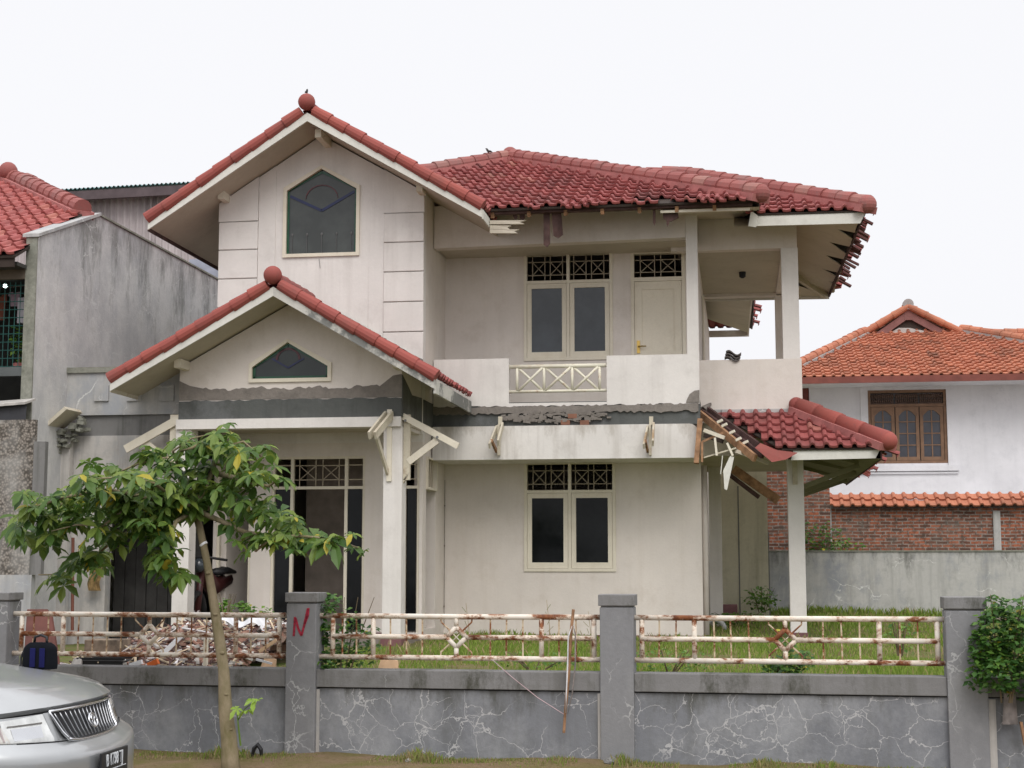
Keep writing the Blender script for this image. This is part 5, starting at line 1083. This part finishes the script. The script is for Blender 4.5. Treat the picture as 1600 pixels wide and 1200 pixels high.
# ---------------------------------------------------------------- grass
def blades(name, n, xf, yf, hf, mt, lab, dens=None, wd=.006, cat='grass'):
    m = MB(); V_ = []; F_ = []
    i = 0
    for _ in range(n):
        x = random.uniform(*xf); y = yf()
        if dens and not dens(x, y): continue
        z = (YZ(x, y) if y > 13 else 0); h = hf(x, y)*random.uniform(.5, 1.3); a = random.uniform(0, 6.28); w_ = wd*random.uniform(.7, 1.6)
        dx, dy = math.cos(a)*w_, math.sin(a)*w_; lx, ly = random.uniform(-.5, .5)*h, random.uniform(-.5, .5)*h
        V_ += [(x-dx, y-dy, z-.01), (x+dx, y+dy, z-.01), (x+lx*.4+dx*.7, y+ly*.4+dy*.7, z+h*.6), (x+lx, y+ly, z+h)]; F_ += [(i, i+1, i+2), (i, i+2, i+3)]; i += 4
    me = bpy.data.meshes.new(name); me.from_pydata(V_, [], F_); me.materials.append(mt); o = bpy.data.objects.new(name, me); S.collection.objects.link(o); tag(o, lab, cat, kind='stuff')
pat = lambda x, y: math.sin(x*1.9+.7*y)+math.sin(y*1.3-x*.8+1)+math.sin(x*5.1)*.5
inh = lambda x, y: not (x < XR and y > YM) and not (x < XPR+.2 and y > YP) and not (x < XB and y > YG)
blades('grass', 42000, (-4.6, 6.5), lambda: 13.3+6*random.random()**1.3, lambda x, y: .045+.035*max(0, pat(x, y)), GRASS, 'green grass growing over the front of the yard', lambda x, y: inh(x, y) and pat(x, y) > -1.5)
blades('grass', 42000, (-4.4, 9.5), lambda: 19+8.6*random.random(), lambda x, y: .05+.03*max(0, pat(x, y)), GRASS, 'green grass growing towards the rear boundary wall', lambda x, y: inh(x, y) and pat(x, y) > -1.7, wd=.008)
blades('grass', 7000, (-4.6, 6.5), lambda: 13.3+14*random.random(), lambda x, y: .10, DRYG, 'dry yellow grass among the green in the yard', lambda x, y: inh(x, y) and pat(x, y) < .2)
blades('grass', 3000, (-1, 9.5), lambda: 27.3+.45*random.random(), lambda x, y: .13, GRASS, 'taller grass at the foot of the rear boundary wall', wd=.010)
def vgr(name, n, mt, lab, h):
    blades(name, n, (-5.2, 4.5), lambda: 12.95-.02-abs(random.gauss(0, .16)), lambda x, y: h*(.6+max(0, math.sin(x*4)+math.sin(x*11)*.7)), mt, lab, lambda x, y: y < c0.y-.03-math.tan(R(1.6))*(x-c0.x) and math.sin(x*2.3)+math.sin(x*6.1) > -.9, wd=.004)
vgr('verge_grass', 6500, DRYG, 'short dry grass along the foot of the fence wall', .035); vgr('verge_grass', 2600, GRASS, 'short green grass tufts along the foot of the fence wall', .04)
# ---------------------------------------------------------------- plants
def bush(name, px_, py_, Y, rx, ry, rz, n, s, lab, cat, mt=WEED, stems=5, shell=False, blobs=None):
    c = pt(px_, py_, Y=Y); t = thing(name, (c.x, Y, c.z-rz), lab, cat); m = MB()
    if blobs:
        for (qx, qy, r, k) in blobs:
            cc = pt(qx, qy, Y=Y+random.uniform(-.1, .1)); rr_ = r*Y/FPX; leaf_blob(m, cc, rr_, min(ry, rr_), rr_, k, s, shell=shell)
    else: leaf_blob(m, c, rx, ry, rz, n, s, shell=shell)
    m.build('foliage', mt, t); m = MB()
    for k in range(stems):
        a = random.uniform(-1, 1); m.tube([(c.x+a*rx*.2, Y, c.z-rz*1.1), (c.x+a*rx*.5, Y+random.uniform(-.05, .05), c.z), (c.x+a*rx*.8, Y, c.z+rz*.8)], [.008, .006, .003], 5)
    m.build('stem', BARK2, t); return t
bush('creeper', 530, 990, 13.22, .5, .12, .4, 0, .055, 'leafy green creeper climbing the painted fence post and railing', 'creeper', VINEL, 4, blobs=[(520, 940, 14, 45), (508, 955, 13, 60), (512, 985, 16, 90), (520, 1015, 22, 150), (510, 1040, 16, 80), (548, 1005, 24, 90), (545, 970, 20, 50), (575, 985, 16, 30), (575, 1020, 22, 70), (540, 1035, 22, 90), (500, 1000, 8, 40)])
bush('climbing_shrub', 1565, 1000, 12.72, .4, .22, .45, 0, .06, 'dense green climbing shrub covering the right-hand fence post', 'shrub', VINEL, 4, shell=True, blobs=[(1560, 985, 36, 420), (1585, 1020, 36, 420), (1545, 1010, 28, 260), (1540, 1040, 22, 140), (1565, 1050, 28, 240), (1590, 960, 24, 160), (1555, 945, 16, 60), (1610, 1000, 46, 400), (1525, 1060, 14, 40), (1600, 1065, 28, 160), (1535, 1075, 10, 16)])
bush('weed', 352, 945, 17.3, .3, .2, .16, 150, .07, 'bright green weeds growing behind the rubble heap by the tree trunk', 'weeds', blobs=[(352, 950, 10, 50), (375, 948, 10, 40), (390, 955, 14, 60), (415, 960, 14, 50), (352, 938, 5, 12), (430, 975, 12, 40)])
bush('weed', 1228, 1035, 13.5, .25, .15, .12, 190, .06, 'dark leafy weed behind the fence under the right diamond', 'weeds', VINEL, blobs=[(1205, 1045, 16, 90), (1235, 1040, 20, 140), (1255, 1030, 16, 80), (1230, 1010, 10, 25), (1220, 990, 8, 16)])
bush('weed', 1190, 935, 26.3, .3, .2, .22, 180, .09, 'leafy weed standing at the end of the side passage', 'weeds')
bush('weed', 1155, 965, 24.5, .55, .3, .1, 260, .07, 'low bright weeds beside the red brick planter', 'weeds')
bush('creeper', 1280, 845, 29.3, .5, .15, .4, 330, .09, 'green creeper growing up the short brick wall', 'creeper', VINEL)
bush('weed', 1315, 855, 31.2, .5, .15, .2, 160, .09, 'yellowish weeds on top of the grey wall by the brick corner', 'weeds')
bush('weed', 1405, 990, 14.2, .12, .1, .18, 70, .05, 'small leafy sprout in the grass behind the right fence panel', 'weeds')
bush('weed', 835, 1030, 13.6, .5, .1, .08, 160, .04, 'low leafy weeds in the grass behind the slat', 'weeds')
bush('weed', 1045, 1030, 13.6, .5, .12, .10, 240, .04, 'low leafy weeds behind the fence right of the middle post', 'weeds')
for px_, py0_, py1_, lab in ((857, 1000, 937, 'tall thin dry stalk in front of the house wall left of the slat'), (922, 1010, 955, 'thin yellow stalk just left of the middle post'), (731, 1000, 942, 'thin dry stalk above the railing right of its diamond')):
    a = pt(px_, py0_+25, Y=14.0); b = pt(px_-3, py1_, Y=14.0); m = MB().tube([a, a.lerp(b, .5)+V((.02, 0, 0)), b], [.004, .003, .002], 4)
    for k in range(5): p = a.lerp(b, .3+.13*k); m.bar(p, p+V((random.uniform(-.06, .06), 0, .05)), .004, .004)
    tag(m.build('dry_stalk', DRYG), lab, 'plant stalk')
# dark stone and black object at the wall foot
def lump(name, px_, py_, sx, sz, mt, lab, cat):
    p = pt(px_, py_, Z=.0); m = MB(); m.ball((p.x, p.y-.05, sz*.35), 1, 10, 7, (sx, sx*.8, sz)); m.v = [q+V((random.uniform(-1, 1)*sx*.12, random.uniform(-1, 1)*sx*.12, random.uniform(-1, 1)*sz*.12)) for q in m.v]; tag(m.build(name, mt), lab, cat)
lump('stone', 957, 1192, .07, .045, DARKST, 'small dark stone at the foot of the middle post', 'stone'); 
p = pt(408, 1180, Z=0); m = MB(); m.tube([(p.x-.05, p.y-.1, .0), (p.x-.03, p.y-.1, .07), (p.x+.0, p.y-.1, .10), (p.x+.03, p.y-.1, .06), (p.x+.035, p.y-.1, .0)], [.012, .02, .022, .018, .012], 6); tag(m.build('rubber_scrap', BLACK), 'bent black rubber scrap at the foot of the wall right of the tree', 'scrap')
lump('stone', 640, 1189, .03, .02, GREYW, 'tiny pale stone on the verge between the painted post and the middle post', 'stone')

# ================================================================ TREE
TY = 11.95
tb = pt(360, 1197, Y=TY)
tree = thing('tree', (tb.x, TY, 0), 'slender young tree with drooping palmate leaves in front of the left fence panel', 'tree')
def tp(px_, py_, dy=0): return pt(px_, py_, Y=TY+dy)
m = MB(); m.tube([tp(361, 1215), tp(359, 1185), tp(357, 1150), tp(352, 1110), tp(350, 1050), tp(343, 1000), tp(335, 945), tp(324, 880), tp(312, 825), tp(303, 793), tp(294, 768, .03), tp(284, 742, .06)], [.085, .070, .062, .053, .045, .041, .037, .032, .029, .027, .021, .014], 14)
m.v = [q+V((random.uniform(-1, 1), random.uniform(-1, 1), 0))*.004 for q in m.v]
for (qx, qy) in ((353, 1085), (347, 1020), (336, 960), (360, 1140), (325, 895)): c_ = tp(qx, qy, -.035); m.ball(c_, .022, 8, 6, (1, .7, .7))
m.build('trunk', BARK, tree, smooth=True)
BR = [  # branches: (px, py, depth offset)
 [(303, 795, 0), (280, 783, -.15), (230, 778, -.3), (170, 765, -.45), (110, 775, -.5), (60, 790, -.5), (35, 800, -.5)],
 [(303, 793, 0), (290, 770, .1), (275, 735, .2), (262, 715, .25), (215, 725, .3), (170, 745, .35)],
 [(304, 795, 0), (330, 740, .05), (345, 700, .1), (380, 690, .15), (410, 715, .2)],
 [(306, 798, 0), (340, 812, -.1), (385, 832, -.2), (425, 838, -.25), (470, 838, -.3), (520, 842, -.35), (560, 856, -.35)],
 [(305, 797, 0), (350, 790, .2), (390, 800, .3), (430, 820, .35), (470, 830, .35)],
 [(302, 795, 0), (270, 800, .3), (220, 820, .45), (170, 850, .5), (130, 885, .55), (95, 898, .55), (60, 898, .55)],
 [(303, 797, 0), (275, 815, -.3), (262, 850, -.4), (268, 885, -.45)],
 [(215, 779, -.33), (190, 800, -.4), (160, 822, -.45), (120, 820, -.5), (80, 830, -.5)],
 [(280, 783, -.15), (240, 755, -.5), (200, 745, -.6), (150, 748, -.65), (120, 760, -.6)],
 [(345, 700, .1), (320, 690, -.1), (300, 700, -.2), (280, 705, -.2)],
 [(285, 750, .15), (270, 705, 0), (300, 685, -.1), (330, 678, -.1)],
 [(385, 832, -.2), (400, 860, -.3), (420, 845, -.5)], [(340, 740, .05), (380, 750, -.2), (420, 760, -.3), (440, 745, -.3)],
 [(280, 800, .1), (250, 805, -.1), (235, 815, -.5)]]
TT = []
for b_ in BR:
    pts = [tp(*q) for q in b_]; n = len(pts); r0 = .024 if b_[0][0] > 300 else .015
    MB().tube(pts, [r0*(1-.75*i/(n-1)) for i in range(n)], 7).build('branch', BARK, tree, smooth=True)
    TT.append(pts)
LB = MB()
def palm_leaf(mb, p, L_, ax=None):
    k = random.choice((5, 6, 6, 7)); a0 = random.uniform(0, 6.28); tilt = V((random.gauss(0, .45), random.gauss(-.35, .4), 1)).normalized()
    ex = tilt.cross(V((0, 1, .2))).normalized(); ey = tilt.cross(ex)
    for i in range(k):
        a = a0+2*math.pi*i/k+random.uniform(-.15, .15); l = L_*random.choice((.55, .8, .95, 1.05, 1.15))*random.uniform(.9, 1.1); d = ex*math.cos(a)+ey*math.sin(a); s = d.cross(tilt).normalized(); w_ = l*random.uniform(.18, .26)
        dr = random.uniform(.25, .75); q = [p]
        def P2(t, o): return p+d*l*t*(1-.15*t*dr)+V((0, 0, -1))*l*dr*t*t*.8+s*o+tilt*abs(o)*.35
        mb.add([P2(0, 0), P2(.35, w_*.75), P2(.35, 0), P2(.35, -w_*.75), P2(.7, w_), P2(.7, 0), P2(.7, -w_), P2(1, 0)],
            [(0, 1, 2), (0, 2, 3), (1, 4, 5, 2), (2, 5, 6, 3), (4, 7, 5), (5, 7, 6)])
ST = LB
def put_leaf(p, L_):
    o = V((random.gauss(0, .075), random.gauss(0, .10), random.gauss(.015, .055))); q = p+o
    ST.tube([p, p.lerp(q, .5)+V((0, 0, .01)), q], .0028, 4, cap=False); palm_leaf(LB, q, L_)
for bi, pts in enumerate(TT):
    n = len(pts)
    for i in range(1 if bi > 2 else 1, n):
        a, b = pts[i-1], pts[i]; k = max(2, int((b-a).length/.041)); 
        if bi in (2, 9, 10, 12): k = int(k*.6)
        if bi in (3,): k = int(k*.75)
        if bi == 5 and i > 4: k = 1
        for j_ in range(k):
            if i == 1 and bi in (0, 3, 4, 5): continue
            put_leaf(a.lerp(b, random.random()), random.uniform(.105, .17))
for (qx, qy, r, k) in ((90, 790, 34, 20), (60, 790, 26, 12), (120, 800, 30, 16), (165, 780, 34, 22), (200, 800, 30, 20), (220, 760, 36, 24), (260, 735, 36, 12), (300, 705, 36, 13), (350, 690, 34, 13), (390, 705, 34, 11), (30, 815, 16, 8), (45, 835, 18, 10), (75, 850, 18, 6), (110, 780, 26, 10), (180, 840, 30, 10), (410, 740, 26, 14), (330, 740, 40, 12), (280, 770, 36, 14), (370, 765, 34, 18), (255, 880, 22, 14), (275, 900, 22, 12), (250, 850, 22, 12), (130, 880, 24, 9), (155, 865, 20, 8), (100, 905, 14, 5), (80, 830, 20, 8), (240, 820, 22, 12), (150, 725, 12, 3), (445, 820, 22, 10), (410, 790, 24, 10), (490, 840, 20, 8), (520, 845, 16, 6)):
    for _ in range(int(k*.8)):
        a = random.uniform(0, 6.28); rr_ = r*random.random()**.6; p = tp(qx+rr_*math.cos(a), qy+rr_*.8*math.sin(a), random.uniform(-.45, .4)); palm_leaf(LB, p, random.uniform(.10, .165))
palm_leaf(LB, tp(568, 862, -.35), .07); palm_leaf(LB, tp(427, 775, -.45), .09)
LB.build('crown', LEAF, tree);
m = MB(); m.tube([tp(376, 1165, -.05), tp(372, 1130, -.08), tp(370, 1108, -.08)], [.008, .006, .004], 6); m.tube([tp(372, 1125, -.08), tp(382, 1108, -.1), tp(395, 1098, -.1)], [.005, .004, .003], 5); m.build('shoot', WEED, tree)
m = MB()
for q in ((370, 1108), (386, 1110), (395, 1095), (402, 1094)): palm_leaf(m, tp(q[0], q[1], -.1), .07)
m.build('shoot_leaves', leafm('fresh_leaf', ((.25, .42, .05), (.35, .5, .08), (.3, .45, .08)), ps=.999), tree)
MB().tube([tp(317, 849), tp(319, 852)], .0345, 10).build('tie', SHEETW, tree)

# ================================================================ CAR
CA = R(2.0)
em = pt(145, 1124, Z=.84)
hd = V((math.cos(CA), math.sin(CA), 0)); cb_ = V((em.x, em.y, 0))+hd*.012
car = thing('parked_car', (cb_.x, cb_.y, .006), 'silver people carrier with a black bag on its bonnet at the lower left', 'car', rz=CA)
g = G('silver_paint'); PAINT = g.out(g.mix(g.ramp(g.noise(3, 3), .3, .7), (.44, .45, .455), (.40, .41, .415)), .28, .55, .6)
g.b.inputs['Coat Weight'].default_value = .6; g.b.inputs['Coat Roughness'].default_value = .05
CHROME = plain('chrome', (.75, .76, .78), .12, 1.0, var=.03); TYRE = plain('tyre_rubber', (.02, .02, .02), .9); CGL = glass('car_glass', (.02, .025, .027), .03)
LENS = plain('headlight_lens', (.72, .73, .72), .12, .25, var=.2, sc=9); LENS2 = plain('indicator_lens', (.62, .60, .56), .2, .1, var=.1, sc=12)
CW = .83
ZT_ = lambda y: .745+.045*(abs(y)/CW)**1.5
def nose(y, z):
    k = abs(y)/CW; x = -.20*k**2.4 - .13*(max(0, k-.78)/.22)**2
    if z > .735: x -= (z-.735)*.38
    b = 1/(1+math.exp(-(ZT_(y)-.025-z)*70)); x += .085*b
    if z < .42: x -= (.42-z)*.45
    return x
def hz(t, y):   # bonnet height at t=0 lip ... 1 windscreen
    k = abs(y)/CW; rb = .009*max(0, min(1, (.62-k)/.06))*min(1, t*5)
    return .932+.062*(1-math.exp(-t/.05))+.20*t-(.012+.03*min(1, t*3))*k**4+rb
m = MB()
NB = 48
ys = [-CW+2*CW*i/NB for i in range(NB+1)]
m.grid(lambda u_, v2: (nose(-CW+2*CW*u_, .22+(ZT_(-CW+2*CW*u_)-.22)*v2), (-CW+2*CW*u_), .22+(ZT_(-CW+2*CW*u_)-.22)*v2), NB, 30)       # bumper face
m.grid(lambda u_, v2: (nose(-CW+2*CW*u_, .745+(.90-.745)*v2)-.012, (-CW+2*CW*u_), .745+(.90-.745)*v2), NB, 8)      # grille / lamp face
def side(sg):
    def fn(u_, v2):
        zt = hz(u_, CW) if False else None
        x0_ = nose(CW, .22+(.88-.22)*v2); x = x0_*(1-u_)+(-4.3)*u_
        tt = max(0, min(1, (-(x0_*(1-u_)-4.3*u_)-.33)/1.17)); z = .22+(hz(tt, CW)-.22)*v2; y = sg*(CW+.02*math.sin(min(1, u_*8)*math.pi/2)*math.sin(v2*2.6))
        return (x, y, z)
    return fn
for sg in (-1, 1): m.grid(side(sg), 40, 10)
body = m.build('body', PAINT, car, smooth=True, local=True)
m = MB(); m.grid(lambda u_, v2: ((nose(-CW+2*CW*u_, .915)+.004)*(1-v2)+(-1.50)*v2, -CW+2*CW*u_, hz(v2, -CW+2*CW*u_)), NB, 20)
m.grid(lambda u_, v2: (nose(-CW+2*CW*u_, .915)+.004-.012*v2, -CW+2*CW*u_, hz(0, -CW+2*CW*u_)-.022*v2), NB, 1)
m.build('bonnet', PAINT, car, smooth=True, local=True)
prof = [(-1.50, 1.07), (-2.05, 1.60), (-2.25, 1.70), (-3.9, 1.72), (-4.25, 1.62), (-4.38, 1.0)]
m = MB(); m.add([(x, -.80 if z < 1.2 else -.66, z) for x, z in prof]+[(x, .80 if z < 1.2 else .66, z) for x, z in prof], [tuple(range(6)), tuple(range(6, 12))[::-1]]+[(i, i+1, i+7, i+6) for i in range(5)])
m.box(-4.4, -4.28, -.8, .8, .3, 1.0); m.build('cabin', PAINT, car, local=True)
m = MB(); m.add([(-1.55, -.73, 1.125), (-1.55, .73, 1.125), (-2.02, .62, 1.585), (-2.02, -.62, 1.585)], [(0, 1, 2, 3)]); m.v = [q+V((.02, 0, .02)) for q in m.v]; m.build('windscreen', CGL, car, local=True)
for sg in (-1, 1):
    for (xa2, xb3, xc2, xd) in ((-1.75, -2.45, -2.45, -2.2), (-2.55, -3.2, -3.2, -2.55), (-3.3, -4.15, -4.1, -3.3)):
        m = MB(); f_s = lambda z: sg*(.81-(z-1.07)*.14/.53*1.02+.004); m.add([(xa2, f_s(1.14), 1.14), (xb3, f_s(1.14), 1.14), (xc2, f_s(1.60)+.0, 1.58), (xd, f_s(1.60), 1.58)], [(0, 1, 2, 3)]); m.build('side_window', CGL, car, local=True)
for x in (-.78, -3.45):
    for sg in (-1, 1):
        m = MB(); m.tube([(x, sg*.66, .31), (x, sg*.70, .31), (x, sg*.845, .31), (x, sg*.86, .31)], [.26, .32, .32, .29], 28); wh_ = m.build('wheel', TYRE, car, smooth=False, local=True); MB().tube([(x, sg*.80, .31), (x, sg*.868, .31), (x, sg*.872, .31)], [.20, .19, .06], 20).build('rim', CHROME, wh_, local=True)
def patch(name, y0f, y1f, z0f, z1f, off, mt, par, nu=14, nv=8, th=None):
    def fn(u_, v2):
        y = y0f(v2)+(y1f(v2)-y0f(v2))*u_; z = z0f(u_)+(z1f(u_)-z0f(u_))*v2
        return (nose(y, max(z, .745) if z > .72 else z)+off, y, z)
    m = MB(); m.grid(fn, nu, nv)
    return m.build(name, mt, par, smooth=True, local=True)
K = lambda c: (lambda t: c)
GZ0, GZ1 = .757, .905
gr = patch('grille', lambda v2: -.31-.06*v2, lambda v2: .31+.06*v2, lambda u_: GZ0-.0+.02*abs(2*u_-1)**3, K(GZ1), .002, BLACK, car, 20, 8)
m = MB(); N_ = 15
for i in range(N_):
    t = -1+2*(i+.5)/N_
    pts = [(nose((.31+.06*v2)*t, .76+(GZ1-.76)*v2)+.012, (.31+.06*v2)*t, .768+(GZ1-.008-.768)*v2) for v2 in (0, .25, .5, .75, 1)]; m.tube(pts, .0036, 5)
m.build('grille_bars', plain('dull_chrome', (.42, .43, .45), .3, .9, var=.05), gr, smooth=True, local=True)
fr_ = []
for i in range(21): t = -1+i/10; fr_.append((nose(.32*t, .76)+.012, .32*t, GZ0-.005+.018*abs(t)**3))
for i in range(6): v2 = i/5; fr_.append((nose(.325+.06*v2, .76+.145*v2)+.010, .325+.06*v2, .78+(GZ1-.78)*v2))
for i in range(21): t = 1-i/10; fr_.append((nose(.385*t, GZ1)+.010, .385*t, GZ1+.004))
for i in range(6): v2 = 1-i/5; fr_.append((nose(.325+.06*v2, .76+.145*v2)+.010, -.325-.06*v2, .78+(GZ1-.78)*v2))
fr_.append(fr_[0]); MB().tube(fr_, .008, 6).build('grille_surround', CHROME, gr, smooth=True, local=True)
# oval emblem of three ellipses
m = MB(); ec = (nose(0, .832)+.026, 0, .832)
def ell(cy, cz, ry, rz, r): m.tube([(ec[0]+(-.38*(cz+rz*math.sin(a))), cy+ry*math.cos(a), ec[2]+cz+rz*math.sin(a)) for a in [2*math.pi*k/24 for k in range(25)]], r, 6, cap=False)
ell(0, 0, .050, .034, .0052); ell(0, .013, .030, .012, .0040); ell(0, -.001, .013, .028, .0040)
m.build('emblem', CHROME, gr, smooth=True, local=True, label='chrome emblem of three interlocking ovals')
for sg in (-1, 1):
    hl = MB(); 
    def fn(u_, v2, y0_=.43, y1_=.70):
        y = y0_+(y1_-y0_)*u_-.03*(1-v2)*(1-u_); zb9 = ZT_(y)+.006; z = zb9+(.902-.012*u_-zb9)*v2; return (nose(y, max(z, ZT_(y)+.02))+.004, sg*y, z)
    hl.grid(fn, 12, 8); h_ = hl.build('headlight', LENS, car, smooth=True, local=True)
    m = MB(); m.grid(lambda u_, v2: (nose(.475+.19*u_, .80+.05*v2)+.007, sg*(.475+.19*u_), .795+.055*v2), 8, 4); m.build('reflector', CHROME, h_, smooth=True, local=True); MB().grid(lambda u_, v2: (nose(.46+.22*u_, .862)+.009, sg*(.46+.22*u_), .858+.008*v2), 8, 1).build('lamp_shade', plain('lamp_inner', (.22, .21, .2), .4), h_, local=True)
    MB().tube([(nose(.706, .805+.09*q)+.006, sg*(.706+.012*q), .795+.100*q) for q in (0, .5, 1)], .005, 5).build('lamp_divider', plain('lamp_frame', (.45, .38, .38), .5), h_, local=True)
    m = MB(); m.grid(lambda u_, v2: fn(u_, v2, .712, .825), 8, 8); m.build('indicator_lamp', LENS2, h_, smooth=True, local=True)
    m = MB(); m.grid(lambda u_, v2: (nose(.385+.05*u_-.03*(1-v2), .79+.11*v2)+.006, sg*(.387+.043*u_-.045*(1-v2)), .768+.137*v2), 3, 6); m.build('grille_shoulder', PAINT, car, smooth=True, local=True)
m = MB(); m.grid(lambda u_, v2: (nose(-.66+1.32*u_, ZT_(-.66+1.32*u_)+.01)+.004, -.66+1.32*u_, ZT_(-.66+1.32*u_)+.001+.007*v2), 40, 1); m.build('panel_gap', BLACK, car, local=True)
patch('lower_intake', K(-.45), K(.45), K(.36), K(.46), .004, BLACK, car)
for sg in (-1, 1): patch('fog_lamp', K(sg*.55), K(sg*.70), K(.38), K(.47), .005, LENS, car)
# number plate
pc = V((nose(0, .62)+.03, 0, .618)); pw, ph = .185, .066
pm = MB().box(pc.x-.012, pc.x, -pw, pw, pc.z-ph, pc.z+ph).build('number_plate', plain('plate_black', (.018, .018, .02), .4), car, local=True, bevel=.004)
PW = plain('plate_white', (.72, .74, .76), .5)
def text(s_, y, z, h, par, nm, sx=.75):
    cu_ = bpy.data.curves.new(nm, 'FONT'); cu_.body = s_; cu_.size = h; cu_.extrude = .002; cu_.align_x = 'CENTER'; cu_.align_y = 'CENTER'
    to = bpy.data.objects.new(nm, cu_); S.collection.objects.link(to); bpy.context.view_layer.update()
    me = bpy.data.meshes.new_from_object(to.evaluated_get(bpy.context.evaluated_depsgraph_get())); bpy.data.objects.remove(to)
    me.transform(Matrix.Translation((pc.x+.002, y, z)) @ Matrix.Rotation(math.pi/2, 4, 'Z') @ Matrix.Rotation(math.pi/2, 4, 'X') @ Matrix.Diagonal((sx, 1, 1, 1)))
    me.materials.clear(); me.materials.append(PW); o = bpy.data.objects.new(nm, me); S.collection.objects.link(o); o.parent = par; return o
text('B 1798 TJ', -.008, pc.z+.018, .088, pm, 'plate_text', .66)
MB().box(pc.x-.001, pc.x+.002, -pw+.03, pw-.03, pc.z-.030, pc.z-.026).build('plate_line', PW, pm, local=True)
# bag on the bonnet
bz = 1.05
for _ in range(12):
    bgc = pt(62, 1047, Z=bz); lx = (bgc-cb_).dot(hd); ly = (bgc-cb_).dot(V((-hd.y, hd.x, 0))); ln_ = nose(ly, .915); bz = .5*bz+.5*(hz(max(0, min(1, (lx-ln_)/(-1.5-ln_))), min(ly, CW-.1))-.02)
print('bag', lx, ly, bz)
bag = thing('bag', (bgc.x, bgc.y, bz+.02), 'small black and blue camera bag standing on the silver bonnet', 'bag', rz=R(-12))
W_, H_ = .105, .150
m = MB()
def bagf(u_, v2):
    a = 2*math.pi*u_; e_ = lambda c_, p: math.copysign(abs(c_)**p, c_); s = (1-.12*v2)*(.94+.06*math.sin(math.pi*min(1, v2*4)/2))*(1 if v2 < .75 else 1-.35*((v2-.75)/.25)**2); return (W_*s*e_(math.cos(a), .45), .055*s*e_(math.sin(a), .5), H_*v2)
m.grid(bagf, 32, 10); m.add([bagf(i/32, 1) for i in range(32)], [tuple(range(32))]); m.build('body', plain('black_nylon', (.006, .007, .010), .9, spec=.1), bag, smooth=True, local=True)
for x in (-.01, .055): MB().box(x-.018, x+.018, -.060, -.052, .012, .12).build('blue_panel', plain('blue_nylon', (.012, .013, .07), .9, spec=.1), bag, local=True, bevel=.003)
MB().tube([(-.045, 0, H_-.01), (-.04, 0, H_+.03), (0, 0, H_+.042), (.04, 0, H_+.03), (.045, 0, H_-.01)], .008, 6).build('handle', BLACK, bag, smooth=True, local=True)
m = MB().tube([(-W_, 0, .12), (-W_-.012, -.02, .06), (-W_+.01, -.05, .01)], .007, 5); m.build('strap', BLACK, bag, local=True)
